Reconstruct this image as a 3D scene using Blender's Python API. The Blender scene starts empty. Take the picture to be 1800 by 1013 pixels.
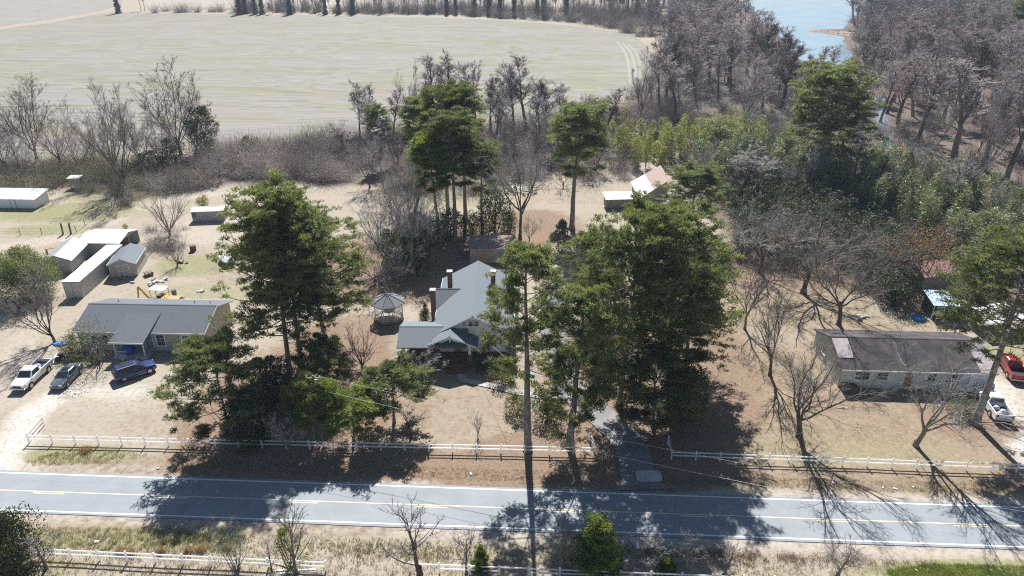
import bpy, math, random
import numpy as np
from math import radians, sin, cos, pi

# ------------------------------------------------------------------ camera, sky, sun, exposure
SC = bpy.context.scene
COL = SC.collection
F, CAMH, TH, CX, CY = 1260.0, 47.5, radians(26), 900.0, 506.5
CT, ST = cos(TH), sin(TH)

cam_d = bpy.data.cameras.new("camera")
cam = bpy.data.objects.new("camera", cam_d)
COL.objects.link(cam)
cam_d.sensor_width = 36.0
cam_d.lens = 36.0 * F / 1800.0
cam_d.clip_start = 0.5
cam_d.clip_end = 6000
cam.location = (0, 0, CAMH)
cam.rotation_euler = (radians(64), 0, 0)
SC.camera = cam

SUN_EL, SUN_AZ = radians(45), radians(-2)
W = bpy.data.worlds.new("World")
SC.world = W
W.use_nodes = True
wn = W.node_tree
sky = wn.nodes.new("ShaderNodeTexSky")
sky.sky_type = 'NISHITA'
sky.sun_disc = False
sky.sun_elevation = SUN_EL
sky.sun_rotation = SUN_AZ
sky.altitude = 100
sky.air_density = 1.0
sky.dust_density = 0.4
sky.ozone_density = 3.0
wn.links.new(sky.outputs[0], wn.nodes["Background"].inputs[0])
wn.nodes["Background"].inputs[1].default_value = 0.05
sun_d = bpy.data.lights.new("sun", 'SUN')
sun_d.energy = 5.0
sun_d.angle = radians(0.5)
sun_d.color = (1.0, 0.98, 0.955)
sun = bpy.data.objects.new("sun", sun_d)
COL.objects.link(sun)
sun.rotation_euler = (-(pi / 2 - SUN_EL), 0, -SUN_AZ)
SC.view_settings.view_transform = 'Standard'
SC.view_settings.look = 'None'
SC.view_settings.gamma = 1
SC.view_settings.exposure = 0.92
SC.cycles.use_denoising = False
SC.cycles.use_adaptive_sampling = False
SC.cycles.pixel_filter_type = 'BLACKMAN_HARRIS'
SC.cycles.filter_width = 1.15
SC.cycles.max_bounces = 6
SC.cycles.diffuse_bounces = 3
SC.cycles.transmission_bounces = 3
SC.cycles.volume_bounces = 0
SC.cycles.transparent_max_bounces = 4

# ------------------------------------------------------------------ where a spot of the survey lies on the ground
def G(px, py, z=0.0):
    u = (px - CX) / F
    v = (py - CY) / F
    t = (CAMH - z) / (ST + v * CT)
    return np.array((u * t, t * (CT - v * ST), z))

def hgt(px, pyb, pyt):
    Y = G(px, pyb)[1]
    v = (pyt - CY) / F
    return CAMH - Y * (ST + v * CT) / (CT - v * ST)

rng = np.random.default_rng(7)
rnd = random.Random(11)

# ------------------------------------------------------------------ materials
MATS = {}
def mat(name, col, col2=None, scale=3.0, rough=0.8, bump=0.0, detail=4.0, metal=0.0, spec=0.3, coord='Object',
        stretch=(1, 1, 1), lo=0.35, hi=0.65, rand=0.0, coat=0.0):
    if name in MATS:
        return MATS[name]
    m = bpy.data.materials.new(name)
    m.use_nodes = True
    nt = m.node_tree
    b = nt.nodes["Principled BSDF"]
    b.inputs["Roughness"].default_value = rough
    b.inputs["Metallic"].default_value = metal
    b.inputs["Specular IOR Level"].default_value = spec
    b.inputs["Coat Weight"].default_value = coat
    b.inputs["Base Color"].default_value = (*col, 1)
    out = None
    if col2 is not None:
        tc = nt.nodes.new("ShaderNodeTexCoord")
        mp = nt.nodes.new("ShaderNodeMapping")
        mp.inputs["Scale"].default_value = stretch
        no = nt.nodes.new("ShaderNodeTexNoise")
        no.inputs["Scale"].default_value = scale
        no.inputs["Detail"].default_value = detail
        nt.links.new(tc.outputs[coord], mp.inputs[0])
        nt.links.new(mp.outputs[0], no.inputs[0])
        mr = nt.nodes.new("ShaderNodeMapRange")
        mr.inputs[1].default_value = lo
        mr.inputs[2].default_value = hi
        nt.links.new(no.outputs[0], mr.inputs[0])
        mx = nt.nodes.new("ShaderNodeMix")
        mx.data_type = 'RGBA'
        mx.inputs[6].default_value = (*col, 1)
        mx.inputs[7].default_value = (*col2, 1)
        nt.links.new(mr.outputs[0], mx.inputs[0])
        out = mx.outputs[2]
        if bump:
            bp = nt.nodes.new("ShaderNodeBump")
            bp.inputs["Strength"].default_value = bump
            bp.inputs["Distance"].default_value = 0.03
            nt.links.new(no.outputs[0], bp.inputs["Height"])
            nt.links.new(bp.outputs[0], b.inputs["Normal"])
    if rand:
        oi = nt.nodes.new("ShaderNodeObjectInfo")
        hs = nt.nodes.new("ShaderNodeHueSaturation")
        mr2 = nt.nodes.new("ShaderNodeMapRange")
        mr2.inputs[3].default_value = 1 - rand
        mr2.inputs[4].default_value = 1 + rand
        nt.links.new(oi.outputs["Random"], mr2.inputs[0])
        nt.links.new(mr2.outputs[0], hs.inputs["Value"])
        if out is not None:
            nt.links.new(out, hs.inputs["Color"])
        else:
            hs.inputs["Color"].default_value = (*col, 1)
        out = hs.outputs[0]
    if out is not None:
        nt.links.new(out, b.inputs["Base Color"])
    MATS[name] = m
    return m

def leaf_mat(name, col, col2, scale=0.6, trans=0.35, rand=0.15, rough=0.55, tint=(1.3, 1.25, 0.6)):
    """Leaf or needle: two tones in clumps, some light through the blade."""
    if name in MATS:
        return MATS[name]
    m = mat(name, col, col2, scale=scale, rough=rough, rand=rand, detail=5, spec=0.35)
    nt = m.node_tree
    b = nt.nodes["Principled BSDF"]
    src = b.inputs["Base Color"].links[0].from_socket
    tr = nt.nodes.new("ShaderNodeBsdfTranslucent")
    br = nt.nodes.new("ShaderNodeMix")
    br.data_type = 'RGBA'
    br.blend_type = 'MULTIPLY'
    br.inputs[0].default_value = 1
    br.inputs[7].default_value = (*tint, 1)
    nt.links.new(src, br.inputs[6])
    nt.links.new(br.outputs[2], tr.inputs[0])
    ms = nt.nodes.new("ShaderNodeMixShader")
    ms.inputs[0].default_value = trans
    nt.links.new(b.outputs[0], ms.inputs[1])
    nt.links.new(tr.outputs[0], ms.inputs[2])
    nt.links.new(ms.outputs[0], nt.nodes["Material Output"].inputs[0])
    return m

white_paint = mat('white_paint', (0.78, 0.78, 0.76), (0.66, 0.66, 0.63), 2.0, 0.5)
vinyl = leaf_mat('white_vinyl', (0.92, 0.92, 0.92), (0.86, 0.86, 0.85), 1.5, 0.50, 0.0, .45, (1, 1, 1))
glass_dark = mat('window_glass', (0.03, 0.035, 0.045), rough=0.08, spec=0.6)
shingle_grey = mat('grey_shingle', (0.105, 0.115, 0.13), (0.145, 0.155, 0.17), 5.0, 0.9, bump=0.3, stretch=(1, 4, 4))
shingle_pale = mat('pale_shingle', (0.135, 0.155, 0.175), (0.185, 0.205, 0.225), 5.0, 0.9, bump=0.3, stretch=(4, 1, 4))
shingle_brown = mat('brown_shingle', (0.042, 0.038, 0.040), (0.092, 0.080, 0.081), 0.7, 0.95, bump=0.2, detail=9)
siding_beige = mat('beige_siding', (0.40, 0.36, 0.30), (0.46, 0.42, 0.35), 2.0, 0.8, stretch=(1, 1, 9))
siding_white = mat('white_siding', (0.86, 0.87, 0.88), (0.78, 0.79, 0.80), 1.2, 0.6, stretch=(1, 1, 8))
siding_greygreen = mat('grey_green_siding', (0.36, 0.39, 0.36), (0.44, 0.47, 0.44), 1.6, 0.8, stretch=(1, 1, 6))
brick = mat('brick', (0.13, 0.068, 0.055), (0.21, 0.125, 0.10), 7.0, 0.9, stretch=(1, 1, 3))
rust = mat('rusty_sheet', (0.36, 0.22, 0.16), (0.54, 0.45, 0.40), 2.5, 0.75, stretch=(1, 5, 1))
metal_white = mat('white_sheet_metal', (0.80, 0.80, 0.79), (0.68, 0.66, 0.63), 1.5, 0.45)
metal_grey = mat('grey_sheet_metal', (0.50, 0.50, 0.47), (0.38, 0.37, 0.34), 1.4, 0.6, stretch=(3, 3, 0.4))
pink_sheet = mat('faded_pink_sheet', (0.33, 0.275, 0.27), (0.46, 0.41, 0.41), 2.0, 0.6)
wood_grey = mat('weathered_wood', (0.24, 0.21, 0.18), (0.36, 0.33, 0.29), 3.0, 0.9, stretch=(1, 1, 0.3))
wood_brown = mat('brown_wood', (0.28, 0.17, 0.10), (0.38, 0.25, 0.16), 3.0, 0.85)
concrete = mat('concrete', (0.44, 0.42, 0.39), (0.54, 0.52, 0.48), 1.5, 0.9, detail=8)
tyre_m = mat('tyre_rubber', (0.02, 0.02, 0.02), rough=0.85)
rim_m = mat('alloy', (0.55, 0.56, 0.58), rough=0.3, metal=0.7)
chrome = mat('chrome', (0.6, 0.6, 0.6), rough=0.25, metal=0.9)
black_trim = mat('black_trim', (0.03, 0.03, 0.032), rough=0.6)
bark_grey = mat('grey_bark', (0.17, 0.145, 0.125), (0.26, 0.23, 0.20), 3.0, 0.95, bump=0.4, stretch=(1, 1, 0.3), rand=0.15)
bark_dark = mat('dark_bark', (0.085, 0.07, 0.06), (0.14, 0.12, 0.105), 3.0, 0.95, bump=0.4, stretch=(1, 1, 0.3), rand=0.15)
bark_pine = mat('pine_bark', (0.17, 0.145, 0.13), (0.31, 0.28, 0.265), 3.5, 0.95, bump=0.5, stretch=(1, 1, 0.35), rand=0.15)
twig_grey = mat('grey_twigs', (0.24, 0.222, 0.21), (0.36, 0.338, 0.325), 0.8, 0.95, rand=0.2)
twig_pale = mat('pale_twigs', (0.29, 0.272, 0.255), (0.42, 0.40, 0.38), 0.8, 0.95, rand=0.1)
twig_yard = mat('yard_twigs', (0.15, 0.13, 0.115), (0.25, 0.225, 0.205), 0.8, 0.95, rand=0.15)
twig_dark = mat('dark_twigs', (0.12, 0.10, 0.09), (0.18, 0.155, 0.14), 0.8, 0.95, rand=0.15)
twig_mauve = mat('mauve_twigs', (0.31, 0.265, 0.25), (0.46, 0.405, 0.39), 0.25, 0.95, rand=0.22)
twig_red = mat('red_budded_twigs', (0.34, 0.235, 0.225), (0.42, 0.335, 0.33), 0.4, 0.95, rand=0.15)
needle = leaf_mat('pine_needles', (0.095, 0.126, 0.058), (0.25, 0.275, 0.125), 0.9, .52, tint=(1.2, 1.2, .72))
needle_bright = leaf_mat('bright_pine_needles', (0.115, 0.165, 0.038), (0.25, 0.30, 0.08), 0.8, .5, tint=(1.25, 1.25, .65))
needle_far = leaf_mat('bluish_pine_needles', (0.095, 0.122, 0.062), (0.25, 0.265, 0.135), 0.6, .52, tint=(1.2, 1.2, .75))
leaf_dark = leaf_mat('dark_evergreen_leaves', (0.035, 0.055, 0.022), (0.075, 0.095, 0.038), 0.8, 0.2)
leaf_olive = leaf_mat('olive_leaves', (0.10, 0.12, 0.04), (0.19, 0.18, 0.07), 0.8)
leaf_bamboo = leaf_mat('bamboo_leaves', (0.085, 0.115, 0.055), (0.285, 0.305, 0.19), 0.36, 0.3, rough=.45)
leaf_bamboo_y = leaf_mat('yellow_bamboo_leaves', (0.13, 0.165, 0.05), (0.33, 0.335, 0.115), 0.28, 0.35, rough=.5)
leaf_rust = leaf_mat('rusty_leaves', (0.20, 0.11, 0.07), (0.30, 0.185, 0.12), 0.6, 0.3)
leaf_yellow = leaf_mat('yellow_green_leaves', (0.20, 0.24, 0.03), (0.30, 0.32, 0.06), 0.8, 0.4)
leaf_grey = leaf_mat('grey_green_leaves', (0.16, 0.18, 0.12), (0.27, 0.28, 0.22), 0.6, 0.25)
stem_brush = mat('bramble_stems', (0.23, 0.195, 0.175), (0.48, 0.42, 0.375), 0.14, 0.95, rand=0.1)
stem_olive = mat('olive_bramble_stems', (0.27, 0.25, 0.165), (0.39, 0.36, 0.25), 0.22, 0.95)
grass_dry = leaf_mat('dry_grass_blades', (0.27, 0.225, 0.16), (0.36, 0.30, 0.225), 0.5, 0.25, rand=0.0)
grass_green = leaf_mat('green_grass_blades', (0.20, 0.205, 0.09), (0.36, 0.32, 0.215), 0.5, 0.3, rand=0.0)
grass_rust = leaf_mat('rusty_grass_blades', (0.33, 0.19, 0.11), (0.38, 0.26, 0.17), 0.5, 0.25, rand=0.0)

# ------------------------------------------------------------------ mesh helpers
def mesh_np(name, V, Q, m, tri=None, smooth=False):
    """Mesh from numpy arrays: V (n,3), Q (k,4) quads, tri (j,3)."""
    me = bpy.data.meshes.new(name)
    V = np.asarray(V, dtype=np.float32)
    Q = np.asarray(Q, dtype=np.int32).reshape(-1, 4)
    T = np.zeros((0, 3), np.int32) if tri is None else np.asarray(tri, np.int32).reshape(-1, 3)
    me.vertices.add(len(V))
    me.vertices.foreach_set("co", V.ravel())
    nl = Q.size + T.size
    me.loops.add(nl)
    me.loops.foreach_set("vertex_index", np.concatenate((Q.ravel(), T.ravel())))
    me.polygons.add(len(Q) + len(T))
    ls = np.concatenate((np.arange(len(Q)) * 4, Q.size + np.arange(len(T)) * 3)).astype(np.int32)
    me.polygons.foreach_set("loop_start", ls)
    if smooth:
        me.polygons.foreach_set("use_smooth", np.ones(len(ls), bool))
    me.update(calc_edges=True)
    me.materials.append(m)
    return me

class MB:
    """Collects shapes for ONE mesh."""
    def __init__(s):
        s.v, s.f = [], []
    def add(s, vs, fs):
        n = len(s.v)
        s.v += [tuple(map(float, p)) for p in vs]
        s.f += [tuple(i + n for i in f) for f in fs]
        return s
    def box(s, c, d, rz=0.0, rx=0.0, ry=0.0):
        x, y, z = (a / 2 for a in d)
        P = [(-x, -y, -z), (x, -y, -z), (x, y, -z), (-x, y, -z), (-x, -y, z), (x, -y, z), (x, y, z), (-x, y, z)]
        out = []
        for p in P:
            a, b, e = p
            b, e = b * cos(rx) - e * sin(rx), b * sin(rx) + e * cos(rx)
            a, e = a * cos(ry) + e * sin(ry), -a * sin(ry) + e * cos(ry)
            a, b = a * cos(rz) - b * sin(rz), a * sin(rz) + b * cos(rz)
            out.append((a + c[0], b + c[1], e + c[2]))
        return s.add(out, [(0, 3, 2, 1), (4, 5, 6, 7), (0, 1, 5, 4), (1, 2, 6, 5), (2, 3, 7, 6), (3, 0, 4, 7)])
    def hexa(s, bot, top):
        return s.add(list(bot) + list(top), [(3, 2, 1, 0), (4, 5, 6, 7), (0, 1, 5, 4), (1, 2, 6, 5), (2, 3, 7, 6), (3, 0, 4, 7)])
    def prism(s, poly, a, b, axis='x'):
        """poly: 2-D outline, extruded along axis from a to b."""
        n = len(poly)
        def P(t, p):
            return {'x': (t, p[0], p[1]), 'y': (p[0], t, p[1]), 'z': (p[0], p[1], t)}[axis]
        vs = [P(a, p) for p in poly] + [P(b, p) for p in poly]
        fs = [tuple(range(n))[::-1], tuple(range(n, 2 * n))]
        fs += [(i, (i + 1) % n, n + (i + 1) % n, n + i) for i in range(n)]
        return s.add(vs, fs)
    def cyl(s, p0, p1, r0, r1=None, n=10):
        r1 = r0 if r1 is None else r1
        p0, p1 = np.array(p0, float), np.array(p1, float)
        d = p1 - p0
        d /= np.linalg.norm(d)
        u = np.cross(d, (0, 0, 1) if abs(d[2]) < .9 else (1, 0, 0))
        u /= np.linalg.norm(u)
        w = np.cross(d, u)
        vs = []
        for p, r in ((p0, r0), (p1, r1)):
            for k in range(n):
                a = 2 * pi * k / n
                vs.append(p + r * (cos(a) * u + sin(a) * w))
        fs = [tuple(range(n))[::-1], tuple(range(n, 2 * n))]
        fs += [(i, (i + 1) % n, n + (i + 1) % n, n + i) for i in range(n)]
        return s.add(vs, fs)
    def loft(s, rings):
        n = len(rings[0])
        vs = [p for r in rings for p in r]
        fs = [tuple(range(n))[::-1], tuple(range((len(rings) - 1) * n, len(rings) * n))]
        for k in range(len(rings) - 1):
            o = k * n
            fs += [(o + i, o + (i + 1) % n, o + n + (i + 1) % n, o + n + i) for i in range(n)]
        return s.add(vs, fs)
    def mesh(s, name, m, smooth=False):
        me = bpy.data.meshes.new(name)
        me.from_pydata(s.v, [], s.f)
        me.materials.append(m)
        import bmesh
        bm = bmesh.new()
        bm.from_mesh(me)
        bmesh.ops.recalc_face_normals(bm, faces=bm.faces)
        bm.to_mesh(me)
        bm.free()
        if smooth:
            for p in me.polygons:
                p.use_smooth = True
        me.update()
        return me
    def build(s, name, m, parent=None, smooth=False, bevel=0.0):
        o = bpy.data.objects.new(name, s.mesh(name, m, smooth))
        COL.objects.link(o)
        if parent is not None:
            o.parent = parent
        if bevel:
            b = o.modifiers.new("bevel", 'BEVEL')
            b.width = bevel
            b.segments = 2
            b.limit_method = 'ANGLE'
            b.angle_limit = radians(25)
        return o

def tag(o, label=None, cat=None, group=None, kind=None):
    if label: o["label"] = label
    if cat: o["category"] = cat
    if group: o["group"] = group
    if kind: o["kind"] = kind
    return o

def thing(name, label, cat, loc, rz=0.0, group=None):
    o = bpy.data.objects.new(name, None)
    o.empty_display_size = 0.3
    COL.objects.link(o)
    o.location = tuple(float(a) for a in loc)
    o.rotation_euler = (0, 0, rz)
    return tag(o, label, cat, group)

def link(name, me, parent=None):
    o = bpy.data.objects.new(name, me)
    COL.objects.link(o)
    if parent is not None:
        o.parent = parent
    return o

def copy_tree(o, parent=None):
    c = o.copy()
    COL.objects.link(c)
    if parent is not None:
        c.parent = parent
    for ch in o.children:
        copy_tree(ch, c)
    return c

# ------------------------------------------------------------------ setting: ground with its worn, littered and green patches
def seg_dist(P, a, b):
    a, b = np.array(a[:2]), np.array(b[:2])
    d = b - a
    t = np.clip(((P - a) @ d) / max(d @ d, 1e-9), 0, 1)
    return np.linalg.norm(P - (a + t[:, None] * d), axis=1)

def inside(P, poly):
    r = np.zeros(len(P), bool)
    n = len(poly)
    for i in range(n):
        x0, y0 = poly[i][:2]
        x1, y1 = poly[(i + 1) % n][:2]
        c = ((y0 > P[:, 1]) != (y1 > P[:, 1]))
        r ^= c & (P[:, 0] < (x1 - x0) * (P[:, 1] - y0) / (y1 - y0 + 1e-12) + x0)
    return r

ROAD_DIR = np.array((1, -0.0495))
def road_y(x, off=0.0):            # centre line of the road; off = metres to the far side
    return 50.7 - 0.0495 * x + off

def axis(fine0, fine1, step, lo, hi):
    a = list(np.arange(fine0, fine1, step))
    s, x = step, fine1
    while x < hi:
        a.append(x); s *= 1.25; x += s
    a.append(hi)
    s, x = step, fine0
    pre = []
    while True:
        s *= 1.25; x -= s
        if x <= lo: break
        pre.append(x)
    pre.append(lo)
    return np.array(pre[::-1] + a)

gx = axis(-95, 95, 0.55, -1000, 1000)
gy = axis(36, 150, 0.55, -60, 1600)
XX, YY = np.meshgrid(gx, gy)
PP = np.stack((XX.ravel(), YY.ravel()), 1)
def blotch(P, s, seed):
    r = np.random.default_rng(seed)
    v = np.zeros(len(P))
    for k in range(7):
        a = r.uniform(0, 2 * pi)
        f = s * (1.5 ** k) * 0.5
        v += np.sin((P[:, 0] * cos(a) + P[:, 1] * sin(a)) * f + r.uniform(0, 6.3)) / (1.3 ** k)
    return v / 3.2
lit = np.zeros(len(PP)); grn = np.zeros(len(PP)); drt = np.zeros(len(PP))
bl1, bl2 = blotch(PP, 0.35, 1), blotch(PP, 0.6, 2)
def ell(arr, px, py, rx, ry, amt=1.0):
    c = G(px, py)
    d = np.hypot((PP[:, 0] - c[0]) / rx, (PP[:, 1] - c[1]) / ry) + 0.22 * bl1 + 0.12 * bl2
    np.maximum(arr, amt * np.clip((1.25 - d) / 0.5, 0, 1), out=arr)
def track(arr, pts, w, amt=1.0, soft=0.8):
    q = [G(*p) for p in pts]
    d = np.full(len(PP), 1e9)
    for a, b in zip(q[:-1], q[1:]):
        d = np.minimum(d, seg_dist(PP, a, b))
    np.maximum(arr, amt * np.clip((w + 0.5 * bl2 - d) / soft + .5, 0, 1), out=arr)
for a in [(450, 720, 8, 11), (560, 740, 9, 7), (600, 620, 8, 11), (690, 470, 12, 14), (800, 440, 14, 9), (1120, 770, 12, 8),
          (1150, 640, 13, 14), (985, 790, 9, 4), (1240, 720, 7, 6), (930, 400, 12, 9), (1160, 820, 11, 4), (1420, 470, 18, 9),
          (1700, 740, 6, 4), (560, 815, 17, 3.4), (930, 820, 12, 3.2), (1680, 520, 12, 9)]:
    ell(lit, *a)
for a in [(640, 720, 10, 7, .6), (800, 730, 14, 6, .4), (880, 760, 10, 5, .4), (330, 740, 9, 5, .35), (1450, 640, 9, 6, .4), (1540, 735, 12, 5, .45), (1330, 680, 8, 9, .4), (420, 480, 7, 6, .4), (300, 440, 9, 5, .4), (1000, 340, 12, 8, .35), (1240, 610, 6, 9, .8)]:
    ell(lit, *a)
for a in [(300, 822, 14, 2, .5), (1500, 840, 26, 1.6, .45), (800, 830, 14, 2, .4), (150, 920, 12, 1.5, .4), (560, 930, 10, 1.3, .5)]:
    ell(lit, *a)
for a in [(110, 372, 15, 6, .8), (200, 345, 12, 6, .6), (85, 405, 10, 3, .7), (350, 465, 8, 5, .75), (330, 520, 10, 5, .5), (800, 345, 14, 8, .5),
          (215, 690, 8, 3, .35), (170, 945, 12, 1.3, .75), (290, 950, 8, 1.6, .5), (1700, 1003, 12, 1.3, 1.0), (130, 800, 6, 1.6, .8), (900, 985, 5, 1, .5), (30, 1000, 6, 2, .5),
          (1300, 790, 5, 3, .45), (1500, 790, 12, 4, .35), (1780, 620, 5, 5, .7), (1560, 560, 9, 4, .3), (1050, 320, 9, 10, .3)]:
    ell(grn, *a)
track(drt, [(-60, 880), (8, 812), (30, 765), (55, 725), (110, 690)], 2.2, 1.0, 1.6)
wht = np.zeros(len(PP))
track(wht, [(-60, 880), (8, 812), (30, 765), (55, 725), (120, 688), (240, 690)], 1.3, 1.0, 2.2)
track(wht, [(1790, 760), (1815, 820), (1840, 850)], 1.2, .9, 1.5)
track(wht, [(1745, 650), (1775, 720), (1800, 780)], 1.0, .5, 1.5)
track(drt, [(-200, 690), (-60, 700), (70, 705), (160, 690)], 2.6, .55, 3.0)
track(drt, [(0, 436), (60, 428), (150, 405), (215, 380), (300, 348), (420, 335), (540, 330)], 2.6, .7, 2.2)
track(drt, [(1770, 690), (1790, 770), (1830, 830)], 2.2, .9, 1.6)
track(drt, [(60, 560), (20, 640), (0, 680)], 2.6, .5, 3.0)
ell(drt, 350, 410, 12, 10, .6); ell(drt, 250, 690, 14, 5, .45); ell(drt, 990, 360, 7, 9, .4); ell(drt, 1380, 600, 6, 4, .4)
gold = np.zeros(len(PP))
for a in [(1480, 700, 26, 16), (1400, 560, 16, 14), (1700, 790, 16, 5), (1560, 855, 30, 3), (860, 700, 11, 9, .35), (1560, 570, 9, 6, .6), (820, 810, 16, 4, .4), (960, 370, 10, 9, .4)]:
    ell(gold, *a)
# shoulders of the road: pale sand
dr = np.abs(PP[:, 1] - road_y(PP[:, 0])) 
drt = np.maximum(drt, np.where(np.abs(PP[:, 0]) < 140, 0.75 * np.clip((4.9 + .35 * bl2 - dr) / 1.4, 0, 1), 0))
# woods, hedgerow and lake shore lie on grey-brown leaf floor
woods_poly = [G(*p) for p in [(1050, 215), (1110, 180), (1160, 110), (1170, 60), (1080, 30), (960, 42), (940, 36), (1100, 15), (1240, -20), (2400, -40), (2400, 500), (1800, 520), (1640, 530), (1560, 480), (1300, 460), (1260, 420), (1180, 290), (1090, 260)]]
hedge_poly = [G(*p) for p in [(-300, 300), (120, 288), (400, 262), (640, 240), (1000, 215), (1060, 225), (900, 300), (640, 330), (560, 328), (420, 322), (230, 345), (120, 330), (-300, 360)]]
floor_m = np.zeros(len(PP))
for poly in (woods_poly, hedge_poly):
    dd = np.full(len(PP), 1e9)
    for i in range(len(poly)):
        dd = np.minimum(dd, seg_dist(PP, poly[i], poly[(i + 1) % len(poly)]))
    sd = np.where(inside(PP, poly), dd, -dd)
    floor_m = np.maximum(floor_m, np.clip((sd + 2 * bl1 + 1.5) / 4, 0, 1))
zz = 0.035 * bl2 + 0.05 * blotch(PP, 0.2, 5)
zz = np.where(dr < 4.6, 0.0, zz)
zz = np.where(PP[:, 1] > 150, 0.0, zz)
Vg = np.stack((PP[:, 0], PP[:, 1], zz - 0.0), 1)
nx, ny = len(gx), len(gy)
ii = (np.arange(ny - 1)[:, None] * nx + np.arange(nx - 1)[None, :]).ravel()
Qg = np.stack((ii, ii + 1, ii + nx + 1, ii + nx), 1)

def ground_material():
    m = bpy.data.materials.new("dormant_lawn")
    m.use_nodes = True
    nt = m.node_tree
    N, L = nt.nodes, nt.links
    b = N["Principled BSDF"]
    b.inputs["Roughness"].default_value = 0.95
    b.inputs["Specular IOR Level"].default_value = 0.1
    geo = N.new("ShaderNodeNewGeometry")
    def noise(scale, detail=5, rough=.6):
        n = N.new("ShaderNodeTexNoise")
        n.inputs["Scale"].default_value = scale
        n.inputs["Detail"].default_value = detail
        n.inputs["Roughness"].default_value = rough
        L.new(geo.outputs["Position"], n.inputs["Vector"])
        return n.outputs[0]
    def rng_(src, a, c, lo=0., hi=1.):
        r = N.new("ShaderNodeMapRange")
        r.inputs[1].default_value = a; r.inputs[2].default_value = c
        r.inputs[3].default_value = lo; r.inputs[4].default_value = hi
        L.new(src, r.inputs[0])
        return r.outputs[0]
    def mix(fac, A, B, blend='MIX'):
        x = N.new("ShaderNodeMix")
        x.data_type = 'RGBA'
        x.blend_type = blend
        for s, val in ((6, A), (7, B)):
            if isinstance(val, tuple): x.inputs[s].default_value = (*val, 1)
            else: L.new(val, x.inputs[s])
        if isinstance(fac, float): x.inputs[0].default_value = fac
        else: L.new(fac, x.inputs[0])
        return x.outputs[2]
    def math_(op, a, c):
        x = N.new("ShaderNodeMath"); x.operation = op; x.use_clamp = True
        for k, val in ((0, a), (1, c)):
            if isinstance(val, float): x.inputs[k].default_value = val
            else: L.new(val, x.inputs[k])
        return x.outputs[0]
    at = N.new("ShaderNodeAttribute"); at.attribute_name = "mask"
    sp = N.new("ShaderNodeSeparateColor"); L.new(at.outputs["Color"], sp.inputs[0])
    at2 = N.new("ShaderNodeAttribute"); at2.attribute_name = "floor"
    fine, mid, big, speck = noise(7, 6, .75), noise(1.1, 6, .65), noise(.12, 4), noise(3.2, 8, .8)
    c = mix(rng_(big, .35, .65), (0.352, 0.302, 0.236), (0.318, 0.280, 0.203))
    c = mix(rng_(mid, .42, .68), c, (0.385, 0.33, 0.28))
    c = mix(rng_(noise(0.45, 6), .55, .75, 0, .7), c, (0.30, 0.27, 0.19))
    def thr(ch):      # soft mask broken up by noise
        return math_('MULTIPLY', rng_(math_('ADD', ch, rng_(mid, .25, .75, -.35, .35)), .25, .75), rng_(fine, .2, .45, .6, 1.0))
    c = mix(math_('MULTIPLY', at.outputs['Alpha'], rng_(mid, .3, .6, .55, 1.)), c, mix(rng_(speck, .38, .62), (0.20, 0.15, 0.095), (0.335, 0.265, 0.18)))
    c = mix(thr(sp.outputs[2]), c, mix(rng_(mid, .4, .6), (0.47, 0.42, 0.36), (0.38, 0.33, 0.27)))
    at3 = N.new("ShaderNodeAttribute"); at3.attribute_name = "worn"
    c = mix(math_('MULTIPLY', at3.outputs['Fac'], rng_(mid, .3, .55, .3, 1.)), c, (0.56, 0.53, 0.48))
    c = mix(thr(sp.outputs[1]), c, mix(rng_(speck, .4, .6), (0.195, 0.205, 0.085), (0.30, 0.28, 0.175)))
    c = mix(thr(sp.outputs[0]), c, mix(rng_(speck, .4, .6), (0.175, 0.118, 0.078), (0.29, 0.212, 0.152)))
    c = mix(at2.outputs["Fac"], c, mix(rng_(speck, .38, .62), (0.115, 0.09, 0.075), (0.20, 0.16, 0.13)))
    c = mix(rng_(fine, .54, .70, 0, .5), c, (0.15, 0.115, 0.08))
    c = mix(rng_(noise(2.1, 3, .7), .50, .68, 0, .5), c, (0.19, 0.145, 0.10))
    c = mix(rng_(noise(1.5, 4, .75), .60, .74, 0, .4), c, (0.40, 0.345, 0.285))
    c = mix(rng_(noise(.55, 9, .8), .52, .72, 0, .45), c, (0.19, 0.15, 0.105))
    c = mix(rng_(noise(4.2, 6, .8), .60, .70, 0, .35), c, (0.42, 0.36, 0.30))
    c = mix(rng_(noise(1.9, 8, .85), .60, .66, 0, .7), c, (0.13, 0.08, 0.055))
    L.new(c, b.inputs["Base Color"])
    bp = N.new("ShaderNodeBump")
    bp.inputs["Strength"].default_value = 0.6
    bp.inputs["Distance"].default_value = 0.06
    L.new(fine, bp.inputs["Height"])
    L.new(bp.outputs[0], b.inputs["Normal"])
    return m
gme = mesh_np("ground", Vg, Qg, ground_material(), smooth=True)
ca = gme.color_attributes.new("mask", 'FLOAT_COLOR', 'POINT')
ca.data.foreach_set("color", np.stack((lit, grn, drt, gold), 1).astype(np.float32).ravel())
fw_ = gme.attributes.new("worn", 'FLOAT', 'POINT')
fw_.data.foreach_set("value", wht.astype(np.float32))
fa = gme.attributes.new("floor", 'FLOAT', 'POINT')
fa.data.foreach_set("value", floor_m.astype(np.float32))
tag(link("ground", gme), kind='structure')

def sheet(name, poly, z, m, thick=0.0):
    mb = MB()
    n = len(poly)
    mb.add([(p[0], p[1], z) for p in poly], [tuple(range(n))])
    o = mb.build(name, m)
    for p in o.data.polygons:
        if p.normal.z < 0:
            p.flip()
    return tag(o, kind='structure')

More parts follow.
